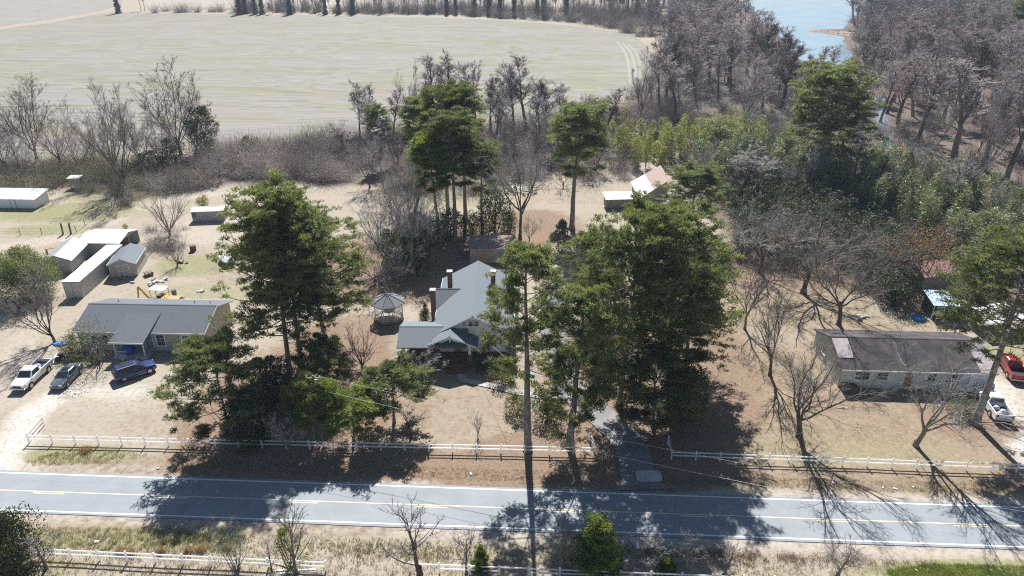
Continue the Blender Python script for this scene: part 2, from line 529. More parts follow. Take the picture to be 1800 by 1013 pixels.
def rough_edge(poly, amp, step, seed):
    r = np.random.default_rng(seed)
    out = []
    for i in range(len(poly)):
        a, b = np.array(poly[i][:2]), np.array(poly[(i + 1) % len(poly)][:2])
        n = max(1, int(np.linalg.norm(b - a) / step))
        for k in range(n):
            out.append(a + (b - a) * k / n + r.normal(0, amp, 2))
    return out

def field_material(name, green=1.0, c0=(0.245, 0.226, 0.203), c1=(0.27, 0.25, 0.237), c2=(0.225, 0.222, 0.140)):
    m = mat(name, c0, c1, 1.0, 0.95, coord='Object', stretch=(0.02, 0.5, 1), detail=8, lo=.38, hi=.62, spec=0.1)
    nt = m.node_tree
    N, L = nt.nodes, nt.links
    b = N["Principled BSDF"]
    src = b.inputs["Base Color"].links[0].from_socket
    tc = N.new("ShaderNodeTexCoord")
    wno = N.new("ShaderNodeTexNoise"); wno.inputs["Scale"].default_value = .012; wno.inputs["Detail"].default_value = 3
    wsc = N.new("ShaderNodeVectorMath"); wsc.operation = 'SCALE'; wsc.inputs[3].default_value = 26
    warp = N.new("ShaderNodeVectorMath"); warp.operation = 'ADD'
    L.new(tc.outputs["Object"], wno.inputs[0]); L.new(wno.outputs["Color"], wsc.inputs[0])
    L.new(tc.outputs["Object"], warp.inputs[0]); L.new(wsc.outputs[0], warp.inputs[1])
    def nz(sc, stretch, det):
        mp = N.new("ShaderNodeMapping"); mp.inputs["Scale"].default_value = stretch
        mp.inputs["Rotation"].default_value = (0, 0, radians(-3))
        n = N.new("ShaderNodeTexNoise"); n.inputs["Scale"].default_value = sc; n.inputs["Detail"].default_value = det
        L.new(warp.outputs[0], mp.inputs[0]); L.new(mp.outputs[0], n.inputs[0])
        return n.outputs[0]
    def mixc(fac, a, lo, hi, col, top=1.0):
        r = N.new("ShaderNodeMapRange"); r.inputs[1].default_value = lo; r.inputs[2].default_value = hi; r.inputs[4].default_value = top
        L.new(fac, r.inputs[0])
        x = N.new("ShaderNodeMix"); x.data_type = 'RGBA'
        L.new(r.outputs[0], x.inputs[0]); L.new(a, x.inputs[6]); x.inputs[7].default_value = (*col, 1)
        return x.outputs[2]
    c = mixc(nz(1.0, (0.011, 0.05, 1), 5), src, .45, .60, c2, green * .85)
    c = mixc(nz(1.0, (0.02, 0.28, 1), 6), c, .52, .72, (0.30, 0.275, 0.245), .7)
    c = mixc(nz(1.0, (0.012, 0.09, 1), 3), c, .56, .72, (0.27, 0.19, 0.13), .35 * green)
    c = mixc(nz(1.0, (0.03, 0.9, 1), 4), c, .56, .74, (0.135, 0.12, 0.09), .75)
    c = mixc(nz(1.0, (0.006, 1.6, 1), 5), c, .53, .70, (0.33, 0.30, 0.265), .7)
    c = mixc(nz(1.0, (0.004, 0.55, 1), 4), c, .55, .68, (0.15, 0.14, 0.09), .6)
    L.new(c, b.inputs["Base Color"])
    return m
f1 = [G(*p) for p in [(-420, 320), (-100, 296), (120, 285), (400, 255), (640, 232), (760, 205), (1000, 205), (1060, 190), (1105, 160), (1135, 125), (1147, 95), (1130, 72), (1090, 57), (1000, 45), (900, 37), (760, 31), (500, 27), (300, 24), (190, 22), (90, 40), (0, 52), (-300, 95)]]
sheet("field", rough_edge(f1, 0.5, 6, 3), 0.05, field_material("stubble_field"))
f2 = [G(*p) for p in [(-420, 100), (-300, 86), (0, 46), (90, 34), (180, 18), (210, 8), (230, -12), (-420, -12)]]
sheet("far_field", rough_edge(f2, 0.6, 8, 4), 0.05, field_material("pale_fallow_field", 0.3, (0.265, 0.24, 0.215), (0.295, 0.265, 0.25)))
f3 = [G(*p) for p in [(262, 12), (430, 14), (760, 12), (1010, 13), (1080, 5), (1090, -14), (240, -14)]]
sheet("cream_field", rough_edge(f3, 0.6, 8, 5), 0.05, field_material("cream_field", 0.1, (0.36, 0.32, 0.26), (0.40, 0.355, 0.30)))
# the field's turning tracks at its rounded end
def ribbon(name, pts, w, z, m, kind='structure'):
    pts = [np.array(p[:2], float) for p in pts]
    mb = MB()
    vs = []
    for i, p in enumerate(pts):
        a, b = pts[max(i - 1, 0)], pts[min(i + 1, len(pts) - 1)]
        t = (b - a) / (np.linalg.norm(b - a) + 1e-9)
        n = np.array((-t[1], t[0]))
        ww = w[i] if isinstance(w, (list, tuple)) else w
        vs += [(*(p + n * ww / 2), z), (*(p - n * ww / 2), z)]
    mb.add(vs, [(2 * i, 2 * i + 1, 2 * i + 3, 2 * i + 2) for i in range(len(pts) - 1)])
    o = mb.build(name, m)
    for p in o.data.polygons:
        if p.normal.z < 0: p.flip()
    if kind: o["kind"] = kind
    return o
def spline(pts, n=10):
    out = []
    P = [np.array(p, float) for p in pts]
    P = [2 * P[0] - P[1]] + P + [2 * P[-1] - P[-2]]
    for i in range(1, len(P) - 2):
        for k in range(n):
            t = k / n
            a, b, c, d = P[i - 1], P[i], P[i + 1], P[i + 2]
            out.append(.5 * ((2 * b) + (c - a) * t + (2 * a - 5 * b + 4 * c - d) * t * t + (3 * b - a - 3 * c + d) * t ** 3))
    out.append(P[-2])
    return out
track_m = mat('tyre_track_soil', (0.30, 0.275, 0.235), (0.27, 0.25, 0.205), .3, 0.95)
for k in range(3):
    ribbon("tyre_track", spline([G(1085 + 9 * k, 74 + 2 * k), G(1098 + 10 * k, 92), G(1105 + 10 * k, 115), G(1108 + 9 * k, 150)]), 1.2, 0.06 + .004 * k, track_m)

# lake
water = mat('lake_water', (0.27, 0.34, 0.39), (0.21, 0.28, 0.34), 0.05, 0.16, spec=0.9)
lake_poly = [G(*p) for p in [(1285, -14), (1310, 8), (1345, 40), (1380, 75), (1405, 105), (1430, 118), (1462, 122), (1490, 108), (1500, 96), (1487, 86), (1487, 76), (1482, 64), (1436, 58), (1432, 53), (1480, 51), (1490, 42), (1508, 22), (1535, 6), (1560, -14)]]
sheet("lake", rough_edge(lake_poly, 0.5, 5, 8), 0.04, water)
sheet('pond', rough_edge([G(*p) for p in [(1536, 175), (1552, 170), (1566, 230), (1572, 262), (1548, 262), (1540, 220)]], .4, 4, 9), 0.04, water)
mud = mat('shore_mud', (0.22, 0.16, 0.12), (0.33, 0.26, 0.19), 0.6, 0.9, bump=.4)
spit = MB()
for k in range(16):
    c = G(1432 + 4.2 * k + rnd.uniform(-2, 2), 55.5 + .35 * k * rnd.uniform(.6, 1.3))
    r = rnd.uniform(1.2, 3.0)
    ring0 = [(c[0] + 1.8 * r * cos(a), c[1] + 2.4 * r * sin(a), 0.0) for a in np.arange(0, 6.28, .7)]
    ring1 = [(c[0] + .9 * r * cos(a + .2), c[1] + 1.2 * r * sin(a + .2), rnd.uniform(.5, 1.0)) for a in np.arange(0, 6.28, .7)]
    spit.loft([ring0, ring1])
tag(spit.build("mud_spit", mud), kind='structure')

# road with its painted lines
def asphalt_material(name, a, b_, crack=True):
    m = mat(name, a, b_, 0.35, 0.85, detail=8, coord='Object', spec=0.25, bump=0.05)
    nt = m.node_tree; N, L = nt.nodes, nt.links
    b = N["Principled BSDF"]; src = b.inputs["Base Color"].links[0].from_socket
    tc = N.new("ShaderNodeTexCoord")
    n = N.new("ShaderNodeTexNoise"); n.inputs["Scale"].default_value = 14; n.inputs["Detail"].default_value = 6; n.inputs["Roughness"].default_value = .8
    L.new(tc.outputs["Object"], n.inputs[0])
    r = N.new("ShaderNodeMapRange"); r.inputs[1].default_value = .45; r.inputs[2].default_value = .75; r.inputs[4].default_value = .5
    L.new(n.outputs[0], r.inputs[0])
    x = N.new("ShaderNodeMix"); x.data_type = 'RGBA'
    L.new(r.outputs[0], x.inputs[0]); L.new(src, x.inputs[6]); x.inputs[7].default_value = (a[0] * .7, a[1] * .7, a[2] * .7, 1)
    c = x.outputs[2]
    # thin wandering cracks
    n2 = N.new("ShaderNodeTexNoise"); n2.inputs["Scale"].default_value = .9; n2.inputs["Detail"].default_value = 4
    L.new(tc.outputs["Object"], n2.inputs[0])
    va = N.new("ShaderNodeVectorMath"); va.operation = 'ADD'
    L.new(tc.outputs["Object"], va.inputs[0]); L.new(n2.outputs["Color"], va.inputs[1])
    vo = N.new("ShaderNodeTexVoronoi"); vo.feature = 'DISTANCE_TO_EDGE'; vo.inputs["Scale"].default_value = .33
    L.new(va.outputs[0], vo.inputs[0])
    r2 = N.new("ShaderNodeMapRange"); r2.inputs[1].default_value = 0.0; r2.inputs[2].default_value = .016; r2.inputs[3].default_value = .22; r2.inputs[4].default_value = 0
    L.new(vo.outputs["Distance"], r2.inputs[0])
    x2 = N.new("ShaderNodeMix"); x2.data_type = 'RGBA'
    L.new(r2.outputs[0], x2.inputs[0]); L.new(c, x2.inputs[6]); x2.inputs[7].default_value = (a[0] * .55, a[1] * .55, a[2] * .55, 1)
    # wheel paths worn along the lanes (distance across the road, in metres)
    sx = N.new("ShaderNodeSeparateXYZ"); L.new(tc.outputs["Object"], sx.inputs[0])
    m1 = N.new("ShaderNodeMath"); m1.operation = 'MULTIPLY_ADD'; m1.inputs[1].default_value = .0495
    L.new(sx.outputs[0], m1.inputs[0]); L.new(sx.outputs[1], m1.inputs[2])
    m2 = N.new("ShaderNodeMath"); m2.operation = 'MULTIPLY_ADD'; m2.inputs[1].default_value = 2 * pi / 1.32; m2.inputs[2].default_value = 1.0 - 50.7 * 2 * pi / 1.32
    L.new(m1.outputs[0], m2.inputs[0])
    m3 = N.new("ShaderNodeMath"); m3.operation = 'SINE'; L.new(m2.outputs[0], m3.inputs[0])
    r3 = N.new("ShaderNodeMapRange"); r3.inputs[1].default_value = .1; r3.inputs[2].default_value = 1; r3.inputs[4].default_value = .07
    L.new(m3.outputs[0], r3.inputs[0])
    x3 = N.new("ShaderNodeMix"); x3.data_type = 'RGBA'
    L.new(r3.outputs[0], x3.inputs[0]); L.new(x2.outputs[2], x3.inputs[6]); x3.inputs[7].default_value = (a[0] * .6, a[1] * .6, a[2] * .6, 1)
    L.new((x3 if crack else x2).outputs[2], b.inputs["Base Color"])
    return m
asphalt = asphalt_material('weathered_asphalt', (0.255, 0.272, 0.285), (0.29, 0.308, 0.32))
RX = np.linspace(-220, 220, 80)
jr = np.random.default_rng(21)
road_poly = [(x, road_y(x, 2.85 + jr.normal(0, .04))) for x in RX] + [(x, road_y(x, -2.8 + jr.normal(0, .04))) for x in RX[::-1]]
sheet("road", road_poly, 0.045, asphalt)
line_white = mat('road_paint_white', (0.78, 0.78, 0.77), (0.60, 0.60, 0.59), 2.5, 0.7, detail=8, lo=.45, hi=.8)
line_yellow = mat('road_paint_yellow', (0.70, 0.62, 0.38), (0.60, 0.55, 0.40), 2.0, 0.7, detail=8)
ribbon("road_edge_line", [(x, road_y(x, 2.5)) for x in RX], 0.15, 0.049, line_white)
ribbon("road_edge_line", [(x, road_y(x, -2.45)) for x in RX], 0.15, 0.049, line_white)
ribbon("road_centre_line", [(x, road_y(x, 0.08)) for x in RX], 0.12, 0.049, line_yellow)
dash = MB()
for k in range(-8, 9):
    x0 = -42.6 + 12.2 * k
    n = 1
    xa, xb = x0 - 3.0 + 0.0, x0
    dash.add([(xa, road_y(xa, -.22), .049), (xb, road_y(xb, -.22), .049), (xb, road_y(xb, -.1), .049), (xa, road_y(xa, -.1), .049)], [(0, 1, 2, 3)])
tag(dash.build("road_dash_line", line_yellow), kind='structure')

# driveway, garden path, concrete apron
drive_m = asphalt_material('driveway_asphalt', (0.17, 0.17, 0.175), (0.27, 0.26, 0.25), False)
dpts = spline([G(1128, 862), G(1122, 842), G(1118, 820), G(1108, 785), G(1068, 742), G(1018, 700), G(990, 655), G(975, 605), G(968, 560), G(985, 515), G(1010, 480)], 6)
ribbon("driveway", dpts, [7.0, 5.6, 4.6, 4.0, 3.7] + [3.5] * (len(dpts) - 5), 0.1, drive_m)
path_m = mat('path_concrete', (0.38, 0.36, 0.34), (0.46, 0.44, 0.41), 1.2, 0.9, detail=7)
ribbon("garden_path", spline([G(810, 652), G(814, 668), G(850, 676), G(900, 688), G(950, 697), G(1000, 700)], 6), 1.0, 0.09, path_m)

# ------------------------------------------------------------------ trees: branching by levels, all vectorised
def norm(a):
    return a / (np.linalg.norm(a, axis=-1, keepdims=True) + 1e-9)

def grow(r, P0, D, Ln, k, wob, trop):
    """Polylines (n,k,3) from starts P0, directions D, lengths Ln; wobble and upward pull per step."""
    n = len(P0)
    pts = np.zeros((n, k, 3))
    pts[:, 0] = P0
    d = norm(D)
    st = (Ln / (k - 1))[:, None]
    for i in range(1, k):
        d = norm(d + r.normal(0, wob, (n, 3)) + np.array((0, 0, trop)))
        pts[:, i] = pts[:, i - 1] + d * st
    return pts

def tubes(pts, R0, R1, sides, power=1.0):
    """Quads of tapered tubes round polylines."""
    n, k, _ = pts.shape
    T = np.zeros_like(pts)
    T[:, 1:-1] = pts[:, 2:] - pts[:, :-2]
    T[:, 0] = pts[:, 1] - pts[:, 0]
    T[:, -1] = pts[:, -1] - pts[:, -2]
    T = norm(T)
    ref = np.where(np.abs(T[..., 2:3]) > .85, np.array((1., 0, 0)), np.array((0, 0, 1.)))
    U = norm(np.cross(T, ref))
    Wv = np.cross(T, U)
    t = (np.linspace(0, 1, k) ** power)[None, :]
    Rr = R0[:, None] * (1 - t) + R1[:, None] * t
    V = []
    for s in range(sides):
        a = 2 * pi * s / sides
        V.append(pts + Rr[..., None] * (cos(a) * U + sin(a) * Wv))
    V = np.stack(V, 2)                                  # n,k,s,3
    idx = np.arange(n * k * sides).reshape(n, k, sides)
    a, b = idx[:, :-1], idx[:, 1:]
    Q = np.stack((a, np.roll(a, -1, 2), np.roll(b, -1, 2), b), -1).reshape(-1, 4)
    return V.reshape(-1, 3), Q

def cat(parts):
    V, Q, o = [], [], 0
    for v, q in parts:
        V.append(v); Q.append(q + o); o += len(v)
    return np.concatenate(V), np.concatenate(Q)

def sprout(r, pts, Ln, R0, R1, per, tmin, ang, angsd, lratio, rratio, tmax=1.0, tip=False, apical=1.0):
    """Child starts on polylines: returns P0, D, length, radius."""
    n, k, _ = pts.shape
    per_n = np.full(n, per) if np.isscalar(per) else per
    par = np.repeat(np.arange(n), per_n)
    m = len(par)
    t = r.uniform(tmin, tmax, m)
    f = t * (k - 1)
    i = np.clip(f.astype(int), 0, k - 2)
    u = (f - i)[:, None]
    P = pts[par, i] * (1 - u) + pts[par, i + 1] * u
    T = norm(pts[par, i + 1] - pts[par, i])
    rv = norm(np.cross(T, r.normal(0, 1, (m, 3))))
    a = r.normal(ang, angsd, m)[:, None]
    D = T * np.cos(a) + rv * np.sin(a)
    L = Ln[par] * lratio * (1 - apical * .55 * t) * r.uniform(.65, 1.25, m)
    R = np.minimum((R0[par] * (1 - t) + R1[par] * t) * rratio, 1e9)
    return P, D, L, R

PROTO = {}
def bare_proto(key, seed, style, tm, bm, twig=1.0, light=False):
    """Leafless tree of about nominal height h and crown radius rad: trunk mesh + branch mesh."""
    r = np.random.default_rng(seed)
    P = dict(
        forest=dict(h=18, rad=4.2, tr=.22, split=.0, n1=24, t1=.38, a1=.46, l1=.34, up1=.16, n2=9, a2=.5, l2=.5, n3=7, l3=.55, n4=3, wob=.07, tk=2.0),
        yard=dict(h=14, rad=7.5, tr=.26, split=.20, n1=6, t1=.7, a1=.55, l1=.75, up1=.06, n2=11, a2=.7, l2=.55, n3=9, l3=.5, n4=5, wob=.13),
        pecan=dict(h=15, rad=9, tr=.34, split=.24, n1=7, t1=.75, a1=.85, l1=.75, up1=.05, n2=12, a2=.75, l2=.5, n3=10, l3=.5, n4=6, wob=.16),
        hedge=dict(h=14, rad=6, tr=.2, split=.15, n1=8, t1=.55, a1=.55, l1=.75, up1=.07, n2=11, a2=.55, l2=.5, n3=9, l3=.5, n4=6, wob=.10, tk=1.3),
        vase=dict(h=7, rad=3.5, tr=.12, split=.10, n1=11, t1=.4, a1=.5, l1=.85, up1=.08, n2=6, a2=.5, l2=.5, n3=6, l3=.5, n4=3, wob=.09),
        sapling=dict(h=6, rad=1.7, tr=.065, split=.9, n1=20, t1=.18, a1=.42, l1=.44, up1=.12, n2=5, a2=.40, l2=.5, n3=4, l3=.5, n4=0, wob=.05),
        scrub=dict(h=4, rad=3, tr=.07, split=.10, n1=10, t1=.3, a1=.85, l1=.85, up1=.03, n2=8, a2=.7, l2=.5, n3=7, l3=.5, n4=3, wob=.18),
    )[style]
    tk = P.get('tk', 1.0)
    if light:
        P['n4'] = 0; tk = 3.6; P['n3'] = 5; P['n2'] = 8
    h = P['h']
    tl = h * (.97 if P['split'] == 0 or P['split'] > .5 else P['split'] + .04)
    trunk = grow(r, np.zeros((1, 3)) - [[0, 0, .15]], np.array([[r.normal(0, .04), r.normal(0, .04), 1]]), np.array([tl]), 9, P['wob'] * .35, .05)
    tr0 = np.array([P['tr']])
    tr1 = np.array([P['tr'] * (.12 if tl > .8 * h else .78)])
    tv = [tubes(trunk, tr0 * 1.0, tr1, 7)]
    flare = grow(r, np.array([[0, 0, -.2]]), np.array([[0, 0, 1.]]), np.array([.9]), 4, .0, 0)
    tv.append(tubes(flare, tr0 * 1.5, tr0 * .98, 7))
    base_len = h * P['l1'] * (1 if tl > .8 * h else 1.0)
    L0 = np.array([base_len])
    p, d, l, rr = sprout(r, trunk, L0, tr0, tr1, P['n1'], P['t1'], P['a1'], .16, 1.0, .52, apical=(1.0 if tl > .8 * h else 0.1))
    # spread the main limbs evenly round the trunk
    az = np.arange(P['n1']) * 2.4 + r.uniform(0, 6)
    hz = np.linalg.norm(d[:, :2], axis=1)
    d = np.stack((np.cos(az) * hz, np.sin(az) * hz, np.abs(d[:, 2])), 1)
    rr = np.maximum(rr, .035 if h > 8 else .013)
    l1 = grow(r, p, d, l, 9, P['wob'], P['up1'])
    r1e = rr * .28
    tv.append(tubes(l1, rr, r1e, 5))
    bv = []
    p2, d2, ln2, r2 = sprout(r, l1, l, rr, r1e, P['n2'], .22, P['a2'], .18, P['l2'], .6)
    r2 = np.maximum(r2, .024 if h > 8 else .009)
    l2 = grow(r, p2, d2, ln2, 6, P['wob'] * 1.1, .06)
    bv.append(tubes(l2, r2, r2 * .3, 4))
    n3 = max(1, int(P['n3'] * twig))
    p3, d3, ln3, r3 = sprout(r, l2, ln2, r2, r2 * .3, n3, .2, .6, .2, P['l3'], .6)
    r3 = np.maximum(r3, (.013 if h > 8 else .009) * tk)
    l3 = grow(r, p3, d3, ln3, 4, P['wob'] * 1.3, .06)
    bv.append(tubes(l3, r3, r3 * .4, 3))
    if P['n4']:
        p4, d4, ln4, r4 = sprout(r, l3, ln3, r3, r3 * .4, P['n4'], .25, .6, .2, .6, .6)
        r4 = np.maximum(r4, (.009 if h > 8 else .006) * tk)
        l4 = grow(r, p4, d4, ln4, 3, P['wob'] * 1.3, .05)
        bv.append(tubes(l4, r4, r4 * .5, 3))
    V, Q = cat(bv)
    rad = np.percentile(np.linalg.norm(V[:, :2] - V[:, :2].mean(0), axis=1), 96)
    top = V[:, 2].max()
    tm_ = mesh_np(key + "_trunk", *cat(tv), tm, smooth=True)
    cm_ = mesh_np(key + "_branches", V, Q, bm)
    PROTO[key] = (tm_, cm_, top, rad, 'branches')

def recolour(key, src, bm, tm=None):
    t, c, top, rad, cn = PROTO[src]
    c = c.copy(); c.materials.clear(); c.materials.append(bm)
    if tm:
        t = t.copy(); t.materials.clear(); t.materials.append(tm)
    PROTO[key] = (t, c, top, rad, cn)

def blades(r, C, D, ln, w, droop=0.0):
    """Tapered leaf blades from centres C along D."""
    n = len(C)
    D = norm(D)
    S = norm(np.cross(D, r.normal(0, 1, (n, 3))))
    ln = ln * r.uniform(.7, 1.3, (n, 1)) if np.isscalar(ln) else ln[:, None]
    w = w * r.uniform(.7, 1.3, (n, 1)) if np.isscalar(w) else w[:, None]
    tip = C + D * ln + np.array((0, 0, -droop)) * ln
    V = np.stack((C - S * w / 2, C + S * w / 2, tip + S * w * .22, tip - S * w * .22), 1).reshape(-1, 3)
    return V, np.arange(n * 4).reshape(-1, 4)

def pine_proto(key, seed, h, rad, base, tm, nm, nl=46, clump=6, tuft=24, nb=5, sparse=0.0, dead=8, lean=0.0, shape='round', bl=.30, bw=.055, cr=.56, trk=1.0):
    """Loblolly-like pine: trunk with limbs, crown of needle tufts in rounded clumps (crown from base*h up)."""
    r = np.random.default_rng(seed)
    trunk = grow(r, np.array([[0, 0, -.2]]), np.array([[lean, r.normal(0, .01), 1]]), np.array([h * .985]), 12, .016, .02)
    tr = np.array([max(.09, h * .0145) * trk])
    tv = [tubes(trunk, tr, tr * .16, 8)]
    tv.append(tubes(grow(r, np.array([[0, 0, -.2]]), np.array([[lean, 0, 1.]]), np.array([1.2]), 4, 0, 0), tr * 1.5, tr * .97, 8))
    def on_trunk(t):
        f = t * 11
        i = np.clip(f.astype(int), 0, 10)
        return trunk[0, i] * (1 - (f - i))[:, None] + trunk[0, i + 1] * (f - i)[:, None]
    t = np.sort(base + (1 - base) * r.uniform(0, 1, nl) ** .85)
    keep = r.uniform(0, 1, nl) > sparse * .5
    t = t[keep]
    n = len(t)
    q = (t - base) / (1 - base)                      # 0 at the crown's foot, 1 at the top
    if shape == 'round':
        prof = np.sqrt(np.clip(1 - np.abs((q - .42) / .62) ** 2.3, .02, 1))
    elif shape == 'cone':
        prof = np.clip(1.05 - q, .08, 1) ** .8
    else:                                            # umbrella: wide near the top
        prof = np.sqrt(np.clip(1 - np.abs((q - .62) / .68) ** 2.0, .05, 1))
    ln = rad * prof * r.uniform(.62, 1.12, n)
    az = np.arange(n) * 2.4 + r.normal(0, .35, n)
    el = -.12 + .75 * q + r.normal(0, .10, n)
    D = np.stack((np.cos(az) * np.cos(el), np.sin(az) * np.cos(el), np.sin(el)), 1)
    lr = np.clip(ln * .018, .025, .11)
    l1 = grow(r, on_trunk(t), D, ln, 7, .07, .045)
    tv.append(tubes(l1, lr, lr * .3, 4))
    if dead:
        td = r.uniform(base * .45, base * 1.05, dead)
        azd = r.uniform(0, 6.28, dead)
        dd = np.stack((np.cos(azd), np.sin(azd), np.full(dead, -.15)), 1)
        ld = grow(r, on_trunk(td), dd, rad * r.uniform(.15, .5, dead), 5, .12, -.02)
        tv.append(tubes(ld, np.full(dead, .04), np.full(dead, .012), 4))
    p2, d2, ln2, r2 = sprout(r, l1, ln, lr, lr * .3, 7, .26, .75, .2, .5, .6, apical=.6)
    l2 = grow(r, p2, d2, ln2, 4, .08, .08)
    tv.append(tubes(l2, np.maximum(r2, .018), np.full(len(r2), .01), 3))
    # rounded clumps of needles at the ends of limbs and side shoots
    C = [l1[:, -1], l2[:, -1], l2[:, -2][r.uniform(0, 1, len(l2)) < .35]]
    C = np.concatenate(C)
    if clump < 6:
        C = C[r.uniform(0, 1, len(C)) < clump / 6]
    C = np.concatenate((C, trunk[0, -1:] + r.normal(0, .3, (4, 3))))
    if sparse:
        C = C[r.uniform(0, 1, len(C)) > sparse]
    off = r.normal(0, 1, (len(C), tuft, 3))
    off = norm(off) * (r.uniform(.15, 1, (len(C), tuft, 1)) ** .6) * cr * r.uniform(.7, 1.3, (len(C), 1, 1)) * np.array((1, 1, .62))
    off[..., 2] = np.abs(off[..., 2]) * .8 - .12
    T = (C[:, None, :] + off).reshape(-1, 3)
    out = norm(off.reshape(-1, 3) + np.array((0, 0, .35)))
    Cb = np.repeat(T, nb, 0)
    Db = np.repeat(out, nb, 0) + r.normal(0, .75, (len(T) * nb, 3)) + np.array((0, 0, .25))
    V, Q = blades(r, Cb, Db, bl, bw)
    tm_ = mesh_np(key + "_trunk", *cat(tv), tm, smooth=True)
    cm_ = mesh_np(key + "_crown", V, Q, nm)
    PROTO[key] = (tm_, cm_, V[:, 2].max(), np.percentile(np.linalg.norm(V[:, :2], axis=1), 95), 'crown')

def leafy_proto(key, seed, h, rad, nm, tm, n=2600, leaf=.16, base=.06, shape='ball', stems=5, lumps=16, up=.3, wd=.5):
    """Leafy shrub or small evergreen: stems and a lumpy crown of small leaves."""
    r = np.random.default_rng(seed)
    sd = np.stack((r.normal(0, .35, stems), r.normal(0, .35, stems), np.ones(stems)), 1)
    st = grow(r, np.tile([[0, 0, -.1]], (stems, 1)) + r.normal(0, .08 * rad, (stems, 3)) * [1, 1, 0], sd, np.full(stems, h * .75), 6, .08, .03)
    tv = [tubes(st, np.full(stems, .012 * h + .015), np.full(stems, .008), 5)]
    z = r.uniform(base, 1, lumps)
    a = np.arange(lumps) * 2.4
    if shape == 'cone':
        pr = np.clip(1.02 - z, .05, 1) ** .85
    elif shape == 'column':
        pr = np.clip(1 - np.abs(z - .45) ** 3 * 4, .2, 1) 
    else:
        pr = np.sqrt(np.clip(1 - np.abs((z - .48) / .56) ** 2.4, .05, 1))
    q = pr * rad * r.uniform(.45, .78, lumps)
    Lc = np.stack((np.cos(a) * q, np.sin(a) * q, z * h * .92), 1)
    Lr = np.clip(pr * rad * .48, .1 * rad, None) * r.uniform(.8, 1.25, lumps)
    k = r.integers(0, lumps, n)
    off = norm(r.normal(0, 1, (n, 3)))
    C = Lc[k] + off * (Lr[k] * r.uniform(.55, 1.05, n))[:, None]
    C[:, 2] = np.abs(C[:, 2])
    D = off * .7 + r.normal(0, .6, (n, 3)) + np.array((0, 0, up))
    V, Q = blades(r, C, D, leaf, leaf * wd)
    tm_ = mesh_np(key + "_stems", *cat(tv), tm, smooth=True)
    cm_ = mesh_np(key + "_crown", V, Q, nm)
    PROTO[key] = (tm_, cm_, V[:, 2].max(), np.percentile(np.linalg.norm(V[:, :2], axis=1), 95), 'crown')

def place(key, name, label, category, px, py, top=None, h=None, rad=None, rot=None, group=None, lean=(0, 0), z=0.0):
    t, c, h0, r0, cn = PROTO[key]
    p = G(px, py) if not isinstance(px, np.ndarray) else px
    if h is None:
        h = hgt(px, py, top)
    sz = h / h0
    sx = (rad / r0) if rad else sz
    o = thing(name, label, category, (p[0], p[1], z), rnd.uniform(0, 6.28) if rot is None else rot, group)
    if lean != (0, 0):
        o.rotation_mode = 'ZYX'
        o.rotation_euler = (lean[1], lean[0], o.rotation_euler[2])
        o.rotation_mode = 'XYZ'
        from mathutils import Euler, Matrix
        mlean = Matrix.Rotation(lean[0], 3, 'Y') @ Matrix.Rotation(lean[1], 3, 'X') @ Matrix.Rotation(rnd.uniform(0, 6.28) if rot is None else rot, 3, 'Z')
        o.rotation_euler = mlean.to_euler('XYZ')
    o.scale = (sx, sx, sz)
    link('trunk' if cn != 'stems' else 'stems', t, o)
    link(cn, c, o)
    return o

# prototypes
for k in range(6):
    bare_proto(f'forest{k}', 100 + k, 'forest', bark_grey if k % 2 else bark_dark, (twig_grey, twig_mauve, twig_mauve, twig_grey, twig_mauve, twig_mauve)[k])
recolour('forest_red', 'forest2', twig_red)
recolour('forest_red2', 'forest4', twig_red)
recolour('forest_dark', 'forest1', twig_dark, bark_dark)
for k in range(3):
    bare_proto(f'yard{k}', 210 + k, 'yard', bark_dark, twig_yard)
for k in range(2):
    bare_proto(f'pecan{k}', 220 + k, 'pecan', bark_dark, twig_yard)
recolour('pecan_pale', 'pecan1', twig_pale, bark_dark)
for k in range(3):
    bare_proto(f'hedge{k}', 230 + k, 'hedge', bark_dark, (twig_yard, twig_mauve, twig_grey)[k])
recolour('hedge_red', 'hedge1', twig_red)
bare_proto('vase0', 240, 'vase', bark_grey, twig_grey)
bare_proto('vase1', 241, 'vase', bark_dark, twig_red)
recolour('vase_grey', 'vase1', twig_grey)
bare_proto('sap0', 250, 'sapling', bark_dark, twig_grey)
bare_proto('sap1', 251, 'sapling', bark_grey, twig_yard)
bare_proto('scrub0', 260, 'scrub', bark_grey, twig_pale)
recolour('scrub_white', 'scrub0', mat('whitish_twigs', (0.44, 0.425, 0.41), (0.60, 0.585, 0.57), 0.8, 0.95))
bare_proto('scrub1', 261, 'scrub', bark_grey, twig_grey)

recolour('vine0', 'pecan0', twig_pale); recolour('vine1', 'hedge0', twig_pale); recolour('vine2', 'scrub1', twig_grey)
pine_proto('pineA', 1, 22, 5.6, .27, bark_pine, needle, nl=80)
pine_proto('pineB', 2, 22, 5.2, .42, bark_pine, needle, nl=68)
pine_proto('pineC', 3, 22, 6.0, .22, bark_pine, needle, nl=78, dead=12)
pine_proto('pineSparse', 4, 23, 4.0, .38, bark_pine, needle, nl=44, sparse=.16, dead=8, trk=1.35)
pine_proto('pineForked', 14, 18, 4.2, .22, bark_pine, needle, nl=54, sparse=.08, dead=6, trk=1.6)
pine_proto('pineTop', 5, 24, 3.8, .50, bark_pine, needle, nl=52, dead=10, shape='umbrella', cr=.66)
pine_proto('pineTopB', 6, 22, 3.6, .54, bark_pine, needle_bright, nl=48, dead=9, shape='umbrella', cr=.66)
pine_proto('pineHigh', 15, 22, 6.0, .46, bark_pine, needle, nl=62, dead=10, trk=1.25)
pine_proto('pineMid', 12, 12, 4.6, .16, bark_pine, needle, nl=46, dead=5, cr=.52, tuft=24)
